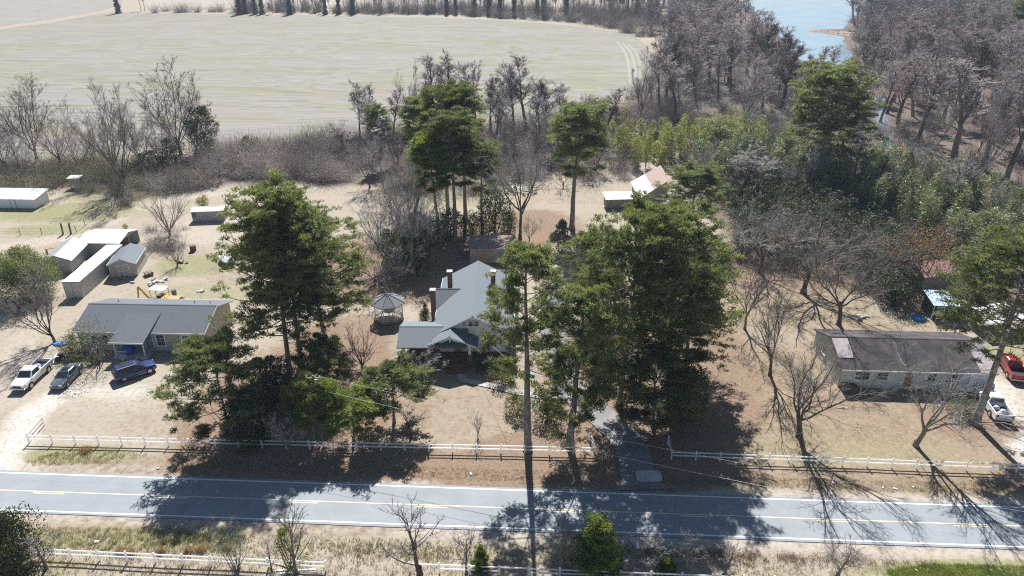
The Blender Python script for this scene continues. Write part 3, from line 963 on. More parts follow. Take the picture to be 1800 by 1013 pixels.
pine_proto('pineMidB', 13, 12, 3.6, .22, bark_pine, needle, nl=38, dead=5, cr=.5, tuft=24)
pine_proto('pineSmall', 7, 8, 2.6, .38, bark_pine, needle, nl=30, tuft=18, dead=3, bl=.26, cr=.42)
pine_proto('pineSmallBright', 8, 8, 2.6, .42, bark_pine, needle_bright, nl=30, tuft=18, dead=3, bl=.26, cr=.42)
pine_proto('pineYoung', 9, 5, 1.25, .10, bark_pine, needle_bright, nl=34, tuft=22, dead=0, shape='cone', bl=.24, bw=.05, cr=.36)
pine_proto('pineFar', 10, 24, 7.5, .30, bark_pine, needle_far, nl=74, tuft=24, bl=.42, bw=.08, cr=.78)
pine_proto('pineLean', 11, 12, 2.6, .55, bark_pine, needle, nl=26, dead=4, lean=-.28, shape='umbrella')
leafy_proto('evergreen', 21, 9, 3.2, leaf_dark, bark_dark, n=7000, leaf=.24, lumps=26)
leafy_proto('shrub_olive', 22, 2, 1.5, leaf_olive, bark_grey, n=2600, leaf=.13)
leafy_proto('shrub_dark', 23, 2, 1.4, leaf_dark, bark_dark, n=2400, leaf=.13)
leafy_proto('shrub_yellow', 24, 2.2, 1.1, leaf_yellow, bark_grey, n=1500, leaf=.14)
leafy_proto('conifer_shrub', 25, 2.6, 1.0, leaf_grey, bark_grey, n=2000, leaf=.13, shape='cone')
leafy_proto('cedar', 26, 8, 2.0, leaf_dark, bark_dark, n=6000, leaf=.2, shape='column', lumps=24)
leafy_proto('bushpine', 27, 7, 3.8, needle, bark_pine, n=16000, leaf=.34, lumps=30, wd=.22)
leafy_proto('wispy', 28, 5, 2.6, leaf_grey, bark_grey, n=1900, leaf=.16, lumps=22, stems=9, base=.3, wd=.35)
leafy_proto('wispy_bright', 33, 4, 1.6, leaf_yellow, bark_grey, n=1100, leaf=.16, lumps=18, stems=6, base=.1, wd=.3, shape='cone')
leafy_proto('rusty', 29, 8, 4.4, leaf_rust, bark_dark, n=2600, leaf=.22, lumps=22, stems=8, base=.45)
leafy_proto('hollyround', 30, 3.6, 3.0, leaf_dark, bark_dark, n=17000, leaf=.17, lumps=34, base=.02)
leafy_proto('cane_clump', 31, 7, 2.4, leaf_bamboo, bark_grey, n=3200, leaf=.40, lumps=20, stems=12, base=.25, shape='cone', wd=.22, up=-.1)

# --- big pines in the yards -------------------------------------------------------------
PN = 'pine_tree'
def pine(key, label, px, py, top, rad, **kw):
    return place(key, PN, label, 'pine', px, py, top, rad=rad, **kw)
pine('pineC', 'tallest pine of the grove between the beige and white houses, on its left side', 510, 655, 303, 6.2)
pine('pineB', 'thick-trunked pine in the middle of the grove between the beige and white houses', 530, 640, 330, 5.2)
pine('pineC', 'pine leaning its crown towards the gazebo, right side of the left grove', 575, 612, 352, 6.6)
pine('pineMid', 'shorter broad pine hanging over the lawn beside the blue suv, near the white fence', 405, 765, 585, 4.6)
pine('pineSmall', 'small round pine in front of the red-twigged tree near the gazebo', 578, 690, 586, 3.1)
pine('pineSmallBright', 'small pine whose crown hides the top of the utility pole', 553, 777, 664, 2.7)
pine('pineSmallBright', 'bright green small pine with bare grey trunk right behind the white fence', 622, 778, 688, 3.2)
pine('pineSmall', 'bushy small pine with a wide flat crown beside the front walk of the white house', 693, 742, 632, 3.9)
pine('pineTopB', 'tall bare-trunked pine with the lowest bright crown behind the white house', 772, 420, 221, 4.4)
pine('pineTop', 'tall pine with its crown above the others behind the white house', 800, 424, 193, 4.6)
pine('pineTop', 'tall thin-trunked pine at the right of the group behind the white house', 818, 388, 143, 4.4)
pine('pineTop', 'tall pine at the back of the group behind the white house', 788, 375, 146, 4.6)
pine('pineTop', 'pine with a round crown at the left of the group behind the white house', 735, 350, 165, 3.6)
pine('pineTop', 'short slim pine standing beside the dark shrubs behind the white house', 848, 408, 240, 3.2)
pine('pineTop', 'pine leaning left at the edge of the hedgerow and stubble field', 695, 290, 178, 2.8, lean=(-.26, 0))
pine('pineTop', 'lone tall pine with dead grey lower limbs on the back lawn', 1005, 403, 175, 5.6)
pine('pineSparse', 'very tall slim pine with a long bare trunk behind the white fence', 928, 790, 420, 4.2, lean=(0.0, 0))
pine('pineForked', 'pale forked pine beside the driveway entrance, behind the white fence', 1001, 783, 492, 4.6, lean=(.05, 0))
pine('pineC', 'big dark pine in the middle of the grove over the driveway', 1088, 715, 342, 6.2)
pine('pineC', 'big pine with the widest crown in the grove over the driveway', 1172, 690, 352, 6.6)
pine('pineA', 'dense shaded pine at the right edge of the driveway grove', 1205, 655, 440, 5.2)
pine('pineA', 'pine at the back of the driveway grove by the barn', 1210, 420, 283, 5.6)
pine('pineMidB', 'low dark pine beside the driveway under the taller pines', 1148, 752, 615, 4.8)
pine('pineB', 'pine standing by the white house at the back of the driveway grove', 1046, 560, 400, 4.6)
pine('pineHigh', 'huge leaning pine beside the two pickups at the right house', 1714, 745, 410, 7.0, rot=1.2)
pine('pineC', 'second pine behind the right house with olive crown', 1822, 548, 408, 6.0)
pine('pineFar', 'very broad pine rising over the bamboo near the lake', 1440, 315, 100, 8.6)
pine('pineFar', 'distant green pine in the far right corner of the woods', 1795, 105, -40, 10)
pine('pineFar', 'distant pine standing behind the others in the far right woods', 1772, 60, -60, 10)
place('bushpine', 'pine_tree', 'bushy low pine beside the shipping container', 'pine', 52, 522, 436, rad=4.2)
place('pineYoung', 'young_pine', 'bright young pine standing by the near white fence', 'pine', 1050, 1000, 905, rad=2.0)
place('pineYoung', 'young_pine', 'slim young pine beside the bare sapling at the gap in the near fence', 'pine', 845, 1003, 957, rad=.75)
place('wispy_bright', 'young_pine', 'wispy yellow-green young pine growing through the near fence beside the fallen white boards', 'pine', 512, 1002, 925, rad=1.7)
place('pineYoung', 'young_pine', 'tiny yellow-green pine right of the young pines at the near fence', 'pine', 1172, 1003, 978, rad=.7)
place('wispy', 'young_pine', 'wispy young pine among bare twigs at the near fence', 'pine', 992, 1003, 942, rad=1.5)
for px_, py_, top_, rad_, lab_ in [(478, 700, 628, 2.6, 'dark cedar at the left foot of the pine grove between the two left houses')]:
    place('cedar', 'cedar_tree', lab_, 'cedar', px_, py_, top_, rad=rad_)
place('cedar', 'cedar_tree', 'dark narrow cedar in the shade of the broad pine by the fence', 'cedar', 440, 780, 690, rad=2.4)
place('cedar', 'cedar_tree', 'dark cedar in deep shade beside the driveway', 'cedar', 1200, 735, 610, rad=2.4)

# --- bare trees standing alone -----------------------------------------------------------
def bare(key, label, px, py, top, rad, **kw):
    return place(key, 'bare_tree', label, 'bare tree', px, py, top, rad=rad, **kw)
bare('yard1', 'bare many-stemmed tree in the middle of the right-hand lawn', 1353, 660, 480, 6.4)
bare('yard0', 'bare tree close to the driveway pines on the right-hand lawn', 1309, 579, 425, 4.6)
bare('yard2', 'bare tree with ivied foot behind the right fence, throwing a shadow across the road', 1404, 768, 580, 6.4)
recolour('yard_pale', 'yard1', twig_pale, bark_grey)
bare('yard_pale', 'pale bare tree in front of the right house, behind the fence', 1609, 784, 575, 8.6, rot=2.0)
bare('pecan0', 'large bare tree right behind the left end of the right house', 1474, 571, 395, 9.0)
bare('pecan1', 'large spreading bare tree left of the one behind the right house', 1412, 515, 345, 10.0)
bare('pecan_pale', 'wide bare tree tangle at the edge of the bamboo', 1335, 480, 350, 8.5)
bare('pecan0', 'bare crown over the rusty-roofed hut', 1545, 500, 360, 8.0)
bare('pecan_pale', 'great bare oak with thick dark trunk on the back lawn', 914, 420, 205, 7.6)
bare('yard0', 'small stunted dark tree beside the great bare oak', 930, 428, 378, 2.6)
bare('vase1', 'red-twigged small tree between the gazebo and the left grove', 637, 650, 552, 3.6)
bare('scrub_white', 'low pale-twigged dogwood in front of the porch of the white house', 738, 660, 602, 3.9)
bare('scrub_white', 'whitish leafless shrub in the shade behind the left fence', 506, 790, 712, 2.6)
bare('sap0', 'thin bare tree on the lawn before the white house', 723, 768, 712, 1.9)
bare('vase1', 'little pruned tree alone on the lawn before the white house', 840, 768, 712, 1.1)
bare('scrub_white', 'dead white-limbed tree in the shade of the driveway grove', 1228, 725, 630, 4.4)
bare('hedge0', 'leaning bare tree beside the blue sheet and the left driveway', 97, 602, 465, 4.6, lean=(-.22, 0))
bare('vase0', 'fan-shaped bare tree between the backyard sheds', 299, 414, 322, 4.6)
bare('vase_grey', 'small dead bush-like tree behind the barn-shaped shed', 312, 468, 415, 2.4)
bare('sap0', 'tall bare tree beside the gap in the near fence', 738, 1010, 872, 2.7)
bare('sap1', 'bare sapling over the fallen white boards', 519, 1008, 872, 1.9)
bare('sap1', 'faint grey sapling right of the gap in the near fence', 820, 1008, 930, 1.6)
bare('sap0', 'bare sapling at the near fence opposite the driveway', 1150, 1012, 935, 1.3)
bare('sap1', 'brown sapling at the near fence just right of the driveway', 1206, 1015, 928, 1.3)
bare('sap0', 'small bare sapling where the near fence leaves the picture', 1270, 1016, 948, 1.3)
bare('sap1', 'lone bare sapling on the verge at the right', 1472, 1013, 952, 1.9)
bare('sap1', 'twiggy pale sapling next to the round dark bush', 82, 1000, 930, 1.8)
bare('sap0', 'thin sapling left of the fallen white boards', 478, 1005, 950, .9)
bare('sap1', 'grey leafless brush on the verge left of the bright young pine', 990, 996, 915, 1.2)
place('hollyround', 'round_bush', 'big round dark bush in the near left corner', 'bush', 12, 1010, 905, rad=3.1)
place('wispy', 'willow_tree', 'wispy grey-green small tree in front of the beige house', 'tree', 172, 637, 560, rad=3.0)
place('wispy', 'willow_tree', 'wispy pale green sapling standing at the near fence left of the fallen boards', 'tree', 415, 1003, 925, rad=1.7)
for a in [('shrub_olive', 'yellowish bush at the left corner of the beige house', 130, 622, 588, 1.6), ('shrub_olive', 'clipped low shrub before the beige house, the left of two', 132, 636, 622, 1.0),
          ('shrub_olive', 'clipped low shrub before the beige house, the right of two', 163, 639, 625, 1.0), ('shrub_olive', 'bright round shrub on the lawn left of the tall slim pine trunk', 909, 727, 689, 1.6),
          ('shrub_dark', 'dark round shrub on the lawn right of the tall slim pine trunk', 963, 736, 690, 1.8), ('conifer_shrub', 'pale silver conifer beside the gazebo', 748, 562, 531, .8),
          ('shrub_dark', 'clipped dark shrub at the foot of the silver conifer', 748, 565, 545, .75), ('shrub_yellow', 'yellow-green shrub behind the long low shed', 357, 362, 343, 1.3),
          ('shrub_olive', 'olive shrub at the right corner of the white house', 884, 668, 630, 1.7), ('shrub_dark', 'dark foundation shrub under the front window of the white house', 848, 650, 630, 1.3),
          ('shrub_yellow', 'tiny yellow shrub beside the pale carport', 221, 402, 393, .5), ('shrub_dark', 'dark leafy shrub under the pines behind the white house', 868, 402, 335, 3.2),
          ('shrub_dark', 'second dark shrub under the pines behind the white house', 830, 408, 372, 2.6), ('shrub_dark', 'dark shrub between two pine trunks behind the white house', 790, 412, 365, 3.0),
          ('shrub_dark', 'dark low shrub left of the pine trunks behind the white house', 760, 425, 385, 2.8), ('shrub_dark', 'dark ivied bush beside the foot of the great bare oak', 895, 415, 365, 1.6), ('conifer_shrub', 'grey-green bush before the lone pine on the back lawn', 985, 445, 385, 2.4),
          ('shrub_dark', 'dark shrub in the shade under the left grove', 470, 720, 670, 3.0), ('shrub_olive', 'olive bush under the huge pine at the right pickups', 1690, 730, 700, 1.6)]:
    place(a[0], 'shrub', a[1], 'shrub', a[2], a[3], a[4], rad=a[5])
place('evergreen', 'evergreen_tree', 'dense round dark evergreen at the edge of the stubble field', 'evergreen tree', 362, 272, 183, rad=3.9)
place('evergreen', 'evergreen_tree', 'small evergreen left of the dense round one in the hedgerow', 'evergreen tree', 305, 300, 240, rad=3.2)
place('evergreen', 'evergreen_tree', 'dark evergreen bush in the hedgerow right of the bare trees', 'evergreen tree', 265, 310, 265, rad=3.4)
place('shrub_olive', 'evergreen_tree', 'little green bush at the field edge left of centre', 'evergreen tree', 440, 268, 236, rad=3.0)
place('rusty', 'rusty_tree', 'tree with rusty brown leaves over the hut in the bamboo', 'tree', 1612, 505, 392, rad=5.0)
place('evergreen', 'magnolia_tree', 'pale-leaved evergreen left of the blue-roofed shed', 'evergreen tree', 1572, 532, 472, rad=3.2)

# --- bare hedgerow trees along the field (individuals) ---------------------------------
HG = 'bare trees along the field edge'
for i, (px, py, top, rad, key) in enumerate([(66, 285, 125, 6.5, 'hedge0'), (108, 295, 182, 4.5, 'hedge_red'), (28, 280, 195, 4.5, 'hedge2'), (6, 300, 205, 5, 'hedge1'), (142, 305, 205, 4.5, 'hedge2'),
        (205, 310, 138, 7, 'hedge2'), (222, 334, 150, 4.8, 'hedge0'), (168, 285, 205, 4.0, 'hedge_red'), (318, 272, 103, 7.2, 'hedge0'), (285, 300, 190, 4.6, 'hedge1'), (345, 270, 180, 4.5, 'hedge_red'),
        (250, 300, 180, 4.0, 'hedge1'), (388, 320, 265, 2.5, 'hedge1'), (40, 320, 235, 4, 'hedge1'), (-30, 300, 170, 6, 'hedge0')]):
    lab = {0: 'wide grey bare tree with many upright limbs at the far left field edge', 6: 'bare tree with the stoutest straight trunk beside the paddock corner',
           5: 'bare tree leaning left with sweeping limbs at the field edge', 8: 'tallest dark forked bare tree beside the round evergreen'}.get(i)
    bare(key, lab or 'bare grey tree in the hedgerow along the stubble field', px, py, top, rad * 1.25, group=None if lab else HG)
CG = 'bare slim trees at the field behind the pines'
for (px, py, top, rad, key) in [(634, 245, 140, 2.6, 'forest0'), (650, 250, 146, 2.8, 'forest3'), (690, 250, 152, 2.8, 'forest2'), (726, 225, 106, 4.6, 'hedge2'), (764, 215, 90, 4.2, 'forest1'), (785, 215, 88, 4.2, 'forest0'),
        (808, 222, 108, 3.2, 'forest3'), (836, 215, 106, 2.8, 'forest4'), (880, 228, 112, 4.6, 'hedge0'), (902, 235, 108, 4.0, 'forest1'), (926, 228, 92, 5.2, 'forest3'), (946, 238, 128, 3.6, 'forest2'),
        (985, 215, 142, 3.0, 'forest0'), (962, 240, 140, 3.0, 'forest_dark'), (862, 232, 130, 3.0, 'forest_dark'), (1030, 205, 165, 2.2, 'forest4'), (670, 300, 200, 4.0, 'hedge1'), (610, 270, 215, 3.0, 'forest2'), (870, 265, 150, 4.0, 'forest0'), (895, 285, 190, 4.2, 'hedge0'), (940, 275, 165, 4.2, 'forest3'), (970, 290, 185, 4.0, 'hedge2'), (1000, 260, 160, 3.6, 'forest1'),
        (1035, 262, 165, 4.0, 'hedge0'), (1062, 245, 150, 4.0, 'forest2'), (1085, 270, 185, 4.0, 'hedge2'), (1048, 300, 222, 3.6, 'vine1'), (745, 270, 170, 4.0, 'forest0'), (700, 290, 200, 4.0, 'hedge0'), (660, 275, 180, 3.6, 'forest4'), (860, 320, 235, 4.0, 'vine1'), (990, 330, 262, 3.0, 'vine2')]:
    bare(key, 'slim bare tree in the thin row between the pines and the stubble field', px, py, top, rad, group=CG)
VG = 'vine-covered bare trees left of the pine group'
for (px, py, top, rad, key) in [(702, 430, 285, 5.5, 'vine0'), (680, 470, 320, 5.0, 'vine1'), (735, 470, 300, 4.6, 'pecan_pale'), (742, 460, 340, 4.2, 'vine1'), (692, 500, 395, 4.4, 'vine2'), (650, 330, 240, 4.5, 'vine1'),
        (720, 380, 260, 4.5, 'vine0'), (665, 420, 335, 4.2, 'vine0'), (712, 490, 405, 4.0, 'vine2'), (660, 500, 400, 3.5, 'vine2'), (700, 400, 300, 5.0, 'pecan1'), (740, 430, 330, 4.5, 'vine0')]:
    bare(key, 'vine-tangled grey bare tree in the shade left of the pine group', px, py, top, rad, group=VG)
for k, (px, py, top, rad) in enumerate([(692, 470, 400, 2.6), (722, 480, 415, 2.4), (735, 470, 420, 2.2)]):
    place('evergreen', 'evergreen_tree', 'dark evergreen undergrowth bush in the shade below the vine-tangled trees', 'evergreen tree', px, py, top, rad=rad, group='dark evergreens below the vine-tangled trees')

# --- the woods at the right -------------------------------------------------------------
def in_px(px, py, poly):
    return inside(np.array([[px, py]], float), poly)[0]
wood_px = [(1075, 215), (1125, 175), (1165, 115), (1175, 75), (1120, 50), (1060, 36), (1110, 8), (1240, -20), (2300, -30), (2300, 420), (1800, 330), (1600, 290), (1450, 250), (1250, 215)]
lake_px = [(1270, -20), (1308, 8), (1342, 42), (1378, 78), (1400, 112), (1430, 125), (1470, 130), (1505, 112), (1500, 92), (1495, 55), (1508, 25), (1540, 5), (1570, -20)]
wr = np.random.default_rng(5)
spots = []
tries = 0
keys = ['forest0', 'forest1', 'forest2', 'forest3', 'forest4', 'forest5', 'forest_red', 'forest_dark', 'hedge1', 'forest2', 'forest4', 'hedge2']
while len(spots) < 480 and tries < 40000:
    tries += 1
    Yw = 150 + 520 * wr.uniform() ** 1.35
    Xw = wr.uniform(20, 420)
    f = Yw * CT + CAMH * ST
    px = CX + F * Xw / f
    py = CY + F * (-Yw * ST + CAMH * CT) / f
    if px > 1900 or not in_px(px, py, wood_px) or in_px(px, py, lake_px):
        continue
    if any((Xw - a) ** 2 + (Yw - b) ** 2 < (3.6 + Yw * .006) ** 2 for a, b, *_ in spots):
        continue
    spots.append((Xw, Yw, px, py))
WG = 'bare trees of the woods beside the lake'
bare_proto('forest_light', 333, 'forest', bark_grey, twig_mauve, light=True)
far_parts = []
spots.sort(key=lambda q: q[1])
for i, (Xw, Yw, px, py) in enumerate(spots):
    k = keys[wr.integers(0, len(keys))]
    hh = wr.uniform(17, 26)
    if 1390 < px < 1510 and 90 < py < 240: hh *= .45
    if 1280 < px < 1420 and py < 120: hh *= .45
    rad = hh * wr.uniform(.20, .29)
    if i < 150:
        place(k, 'bare_tree', 'bare grey tree among many in the dense woods beside the lake', 'bare tree', np.array((Xw, Yw, 0)), None, h=hh, rad=rad, group=WG)
    else:
        a_ = wr.uniform(0, 6.28)
        for me in PROTO['forest_light'][:2]:
            n_ = len(me.vertices)
            v_ = np.empty(n_ * 3, np.float32); me.vertices.foreach_get("co", v_); v_ = v_.reshape(-1, 3)
            q_ = np.empty(len(me.polygons) * 4, np.int32); me.loops.foreach_get("vertex_index", q_)
            sx, sz = rad / PROTO['forest_light'][3], hh / PROTO['forest_light'][2]
            far_parts.append((np.stack((Xw + sx * (v_[:, 0] * cos(a_) - v_[:, 1] * sin(a_)), Yw + sx * (v_[:, 0] * sin(a_) + v_[:, 1] * cos(a_)), v_[:, 2] * sz), 1), q_.reshape(-1, 4)))
fw = link('distant_woods', mesh_np('distant_woods', *cat(far_parts), twig_mauve))
tag(fw, 'far-off mass of leafless grey woods round the back of the lake', 'woods', None, 'stuff')
# --- far treeline beyond the field: ivy-sleeved trunks ---------------------------------
def ivy_proto(key, src, seed):
    t, c, top, rad, cn = PROTO[src]
    r = np.random.default_rng(seed)
    n = 1100
    z = r.uniform(0, 1, n) ** 1.1 * top * .8
    a = r.uniform(0, 6.28, n)
    q = (1.7 - z * .06) * r.uniform(.3, 1.3, n) * (1 + .3 * np.sin(z * 1.3 + seed))
    V, Q = blades(r, np.stack((np.cos(a) * q, np.sin(a) * q, z), 1), r.normal(0, 1, (n, 3)) + [0, 0, -.4], 1.0, .6)
    PROTO[key] = (t, c, top, rad, cn, mesh_np(key + "_ivy", V, Q, leaf_mat('ivy_leaves', (0.06, 0.072, 0.05), (0.12, 0.13, 0.09), .5, .2)))
for k in range(3):
    ivy_proto(f'ivy{k}', ('forest0', 'forest1', 'forest_dark')[k], 300 + k)
tr_ = np.random.default_rng(9)
def far_tree(px, py, h, ivy):
    k = tr_.integers(0, 3)
    key = f'ivy{k}'
    PK = PROTO[key]
    p = G(px, py)
    o = thing('ivied_tree' if ivy else 'bare_tree', 'tree with ivy-dark trunk in the row beyond the stubble field' if ivy else 'leafless tree in the row beyond the stubble field',
              'tree' if ivy else 'bare tree', (p[0], p[1], 0), tr_.uniform(0, 6.28), 'ivied trees in the far row' if ivy else 'leafless trees in the far row')
    o.scale = (h / PK[2] * 1.05,) * 2 + (h / PK[2],)
    link('trunk', PK[0], o); link('branches', PK[1], o)
    if ivy: link('ivy', PK[5], o)
for px in [207, 420, 432, 447, 462, 508, 572, 596, 622, 785, 800, 835, 858, 880, 903, 945, 955, 995, 1118, 1142]:
    far_tree(px + tr_.uniform(-2, 2), 24 + max(0, (px - 750)) * .035 + tr_.uniform(-1, 2), tr_.uniform(15, 21), True)
for px in list(range(412, 760, 13)) + list(range(770, 1160, 14)) + [255, 250]:
    far_tree(px + tr_.uniform(-6, 6), 22 + max(0, (px - 750)) * .035 + tr_.uniform(-4, 2), tr_.uniform(14, 22), False)

# --- thickets nobody could count: one object each --------------------------------------
def stuff(name, label, V, Q, m):
    o = link(name, mesh_np(name, V, Q, m))
    return tag(o, label, 'thicket' if 'grass' not in name else 'grass', None, 'stuff')

def scatter_poly(r, px_poly, n, power=None):
    g = np.array([G(*p)[:2] for p in px_poly])
    lo, hi = g.min(0), g.max(0)
    out = np.zeros((0, 2))
    while len(out) < n:
        p = r.uniform(lo, hi, (n * 3, 2))
        out = np.concatenate((out, p[inside(p, g)]))
    return out[:n]

def plumes(seed, pts, h, leaf, per=150, spread=1.0, wide=1.25):
    """Teardrop plumes of hanging leaves on bundles of arching canes, each leaning its own way."""
    r = np.random.default_rng(seed)
    n = len(pts)
    hh = h * r.uniform(.55, 1.2, n)
    ln = r.normal(0, .16, (n, 2)) * hh[:, None]
    w = wide * spread * r.uniform(.7, 1.3, n)
    t = r.uniform(.12, 1.0, (n, per)) ** .8
    prof = np.sin(np.clip(t, 0, 1) ** 1.25 * pi * .97 + .04) ** .75
    a = r.uniform(0, 2 * pi, (n, per))
    q = w[:, None] * prof * r.uniform(.45, 1.05, (n, per)) * (1 + .28 * np.sin(3 * a + r.uniform(0, 6, (n, 1)) + 5 * t))
    C = np.stack((pts[:, :1] + ln[:, :1] * t ** 1.8 + q * np.cos(a), pts[:, 1:] + ln[:, 1:] * t ** 1.8 + q * np.sin(a), hh[:, None] * t + r.normal(0, .12, (n, per))), 2).reshape(-1, 3)
    C[:, 2] = np.maximum(C[:, 2], .15)
    D = np.stack((np.cos(a).ravel(), np.sin(a).ravel(), np.full(n * per, .25)), 1) + r.normal(0, .5, (n * per, 3))
    V, Q = blades(r, C, D, leaf, leaf * .22)
    k = 5
    P0 = np.repeat(np.concatenate((pts, np.zeros((n, 1))), 1), k, 0) + r.normal(0, .25, (n * k, 3)) * [1, 1, 0]
    Dc = np.concatenate((np.repeat(ln / hh[:, None], k, 0) * .6 + r.normal(0, .10, (n * k, 2)), np.ones((n * k, 1))), 1)
    cn = grow(r, P0, Dc, np.repeat(hh, k) * .95, 5, .04, -.02)
    Vc, Qc = tubes(cn, np.full(n * k, .035), np.full(n * k, .012), 4)
    return cat([(V, Q), (Vc, Qc)])
def spaced(r, px_poly, gap, jit=.42):
    """Clump centres about gap metres apart inside an outline."""
    g = np.array([G(*p)[:2] for p in px_poly])
    lo, hi = g.min(0), g.max(0)
    X_, Y_ = np.meshgrid(np.arange(lo[0], hi[0], gap), np.arange(lo[1], hi[1], gap))
    p = np.stack((X_.ravel(), Y_.ravel()), 1) + r.normal(0, gap * jit, (X_.size, 2))
    return p[inside(p, g)]
br_ = np.random.default_rng(15)
bam_a = [(1215, 305), (1235, 262), (1330, 252), (1420, 275), (1560, 300), (1680, 345), (1800, 400), (1800, 450), (1740, 475), (1660, 475), (1560, 395), (1400, 345), (1290, 325)]
bam_b = [(1066, 275), (1075, 240), (1110, 262), (1150, 262), (1240, 240), (1340, 240), (1345, 262), (1240, 285), (1150, 300), (1110, 300)]
V, Q = plumes(41, spaced(br_, bam_a, 3.3), 7.6, .50, 460, wide=1.15)
stuff('bamboo_thicket', 'grey-green bamboo thicket filling the ground between barn and right house', V, Q, leaf_bamboo)
V, Q = plumes(42, spaced(br_, bam_b, 3.0), 7.2, .50, 440, wide=1.0)
stuff('bamboo_thicket', 'yellow-green band of bamboo behind the barn', V, Q, leaf_bamboo_y)
V, Q = plumes(44, scatter_poly(br_, [(1240, 310), (1420, 300), (1560, 350), (1660, 420), (1640, 500), (1560, 470), (1420, 430), (1300, 420)], 70), 5.4, .42, 300, 1.5)
stuff('evergreen_thicket', 'dark broadleaf thicket mixed into the bamboo', V, Q, leaf_dark)
V, Q = plumes(46, scatter_poly(br_, [(1262, 330), (1330, 325), (1420, 340), (1560, 390), (1620, 490), (1570, 525), (1420, 485), (1310, 470), (1275, 400)], 200), 3.8, .36, 280, 1.5)
stuff('evergreen_thicket', 'dark low evergreen growth under the big bare trees at the bamboo edge', V, Q, leaf_dark)
for k_ in range(16):
    px_, py_ = [(1265, 285), (1310, 300), (1365, 290), (1395, 330), (1480, 320), (1520, 345), (1585, 350), (1640, 395), (1690, 400), (1720, 430), (1775, 430), (1600, 420), (1450, 300), (1250, 262), (1540, 330), (1660, 440)][k_]
    place('evergreen', 'evergreen_tree', 'dark evergreen bush standing amid the bamboo', 'evergreen tree', px_ + rnd.uniform(-8, 8), py_, h=rnd.uniform(5, 8), rad=rnd.uniform(2.4, 3.6), group='dark evergreens amid the bamboo')
for k_ in range(18):
    px_, py_ = [(1275, 300), (1330, 320), (1300, 350), (1385, 345), (1430, 335), (1350, 275), (1500, 310), (1545, 360), (1600, 330), (1640, 360), (1680, 380), (1230, 330), (1740, 400), (1580, 300), (1480, 290), (1700, 350), (1620, 300), (1780, 380)][k_]
    place(('vine1', 'hedge0', 'forest0', 'hedge2')[k_ % 4], 'bare_tree', 'leafless grey tree standing up out of the bamboo thicket', 'bare tree', px_, py_, h=rnd.uniform(8, 13), rad=rnd.uniform(3, 4.6), group='leafless trees in the bamboo')
V, Q = plumes(45, scatter_poly(br_, [(1640, 470), (1740, 470), (1800, 470), (1830, 560), (1690, 520)], 34), 5.5, .45, 260, 1.2)
stuff('evergreen_thicket', 'leafy thicket behind the blue-roofed shed and huge pine', V, Q, leaf_grey)

def mounds(seed, pts, rad, h, per=70, r0=.014, up=.8):
    """Bramble mounds: many thin arching stems."""
    r = np.random.default_rng(seed)
    n = len(pts)
    R = rad * r.uniform(.6, 1.4, n)
    H = h * r.uniform(.4, 1.45, n)
    P0 = np.repeat(np.concatenate((pts, np.zeros((n, 1))), 1), per, 0)
    P0 += r.normal(0, .45, P0.shape) * np.repeat(R, per)[:, None] * [1, 1, 0]
    D = r.normal(0, .6, P0.shape); D[:, 2] = np.abs(D[:, 2]) * .6 + up
    Ln = np.repeat(H, per) * r.uniform(.6, 1.5, len(P0))
    st = grow(r, P0, D, Ln, 5, .28 if up < 1 else .14, -.10 if up < 1 else 0.0)
    return tubes(st, np.full(len(st), r0), np.full(len(st), r0 * .5), 3)
hb = [(-60, 330), (0, 296), (120, 285), (260, 300), (300, 312), (240, 345), (160, 345), (120, 325), (40, 345)]
V, Q = mounds(51, scatter_poly(br_, hb, 130), 2.0, 3.6, 110, .02)
stuff('bramble_thicket', 'olive-brown brush under the bare trees behind the white coop', V, Q, stem_olive)
V, Q = mounds(52, scatter_poly(br_, [(255, 345), (300, 305), (400, 268), (640, 245), (640, 318), (560, 322), (420, 318), (330, 335)], 100), 3.0, 4.0, 300, .022)
stuff('bramble_thicket', 'mauve-brown mounds of brambles along the stubble field', V, Q, stem_brush)
V, Q = mounds(53, scatter_poly(br_, [(640, 250), (1000, 205), (1090, 205), (1180, 180), (1250, 225), (1140, 245), (1110, 300), (1085, 335), (1000, 312), (900, 322), (860, 345), (690, 345)], 330), 2.4, 4.0, 120, .022)
stuff('bramble_thicket', 'grey brush filling the strip between pines and stubble field', V, Q, stem_brush)
V, Q = mounds(54, scatter_poly(br_, [(1100, 180), (1160, 110), (1230, 60), (1330, 60), (1400, 130), (1470, 135), (1560, 250), (1420, 255), (1300, 235), (1200, 225)], 300), 2.6, 4.2, 90, .03, up=.9)
stuff('bramble_thicket', 'grey underbrush of the woods left of the lake', V, Q, twig_grey)
V, Q = mounds(55, scatter_poly(br_, [(1490, 92), (1486, 60), (1505, 25), (1545, -10), (2000, -20), (2000, 420), (1800, 400), (1580, 290), (1560, 200), (1535, 130)], 560), 3.6, 4.6, 90, .04, up=.9)
stuff('bramble_thicket', 'grey-brown underbrush of the woods right of the lake', V, Q, stem_brush)
V, Q = mounds(56, scatter_poly(br_, [(262, 25), (412, 23), (760, 26), (1010, 40), (1090, 55), (1130, 70), (1160, 60), (1150, 25), (1000, 18), (700, 18), (262, 20)], 260), 3.6, 5.6, 100, .05)
V2, Q2 = mounds(60, scatter_poly(br_, [(405, 24), (760, 26), (1010, 38), (1100, 55), (1140, 40), (1000, 20), (700, 17), (405, 16)], 120), 2.4, 9.0, 60, .06, up=2.2)
stuff('bramble_thicket', 'pale brush and saplings at the foot of the far tree row', *cat([(V, Q), (V2, Q2)]), stem_brush)
V, Q = mounds(57, scatter_poly(br_, [(262, 405), (330, 398), (345, 425), (310, 445), (255, 440)], 20), 1.4, 1.5, 80, .012)
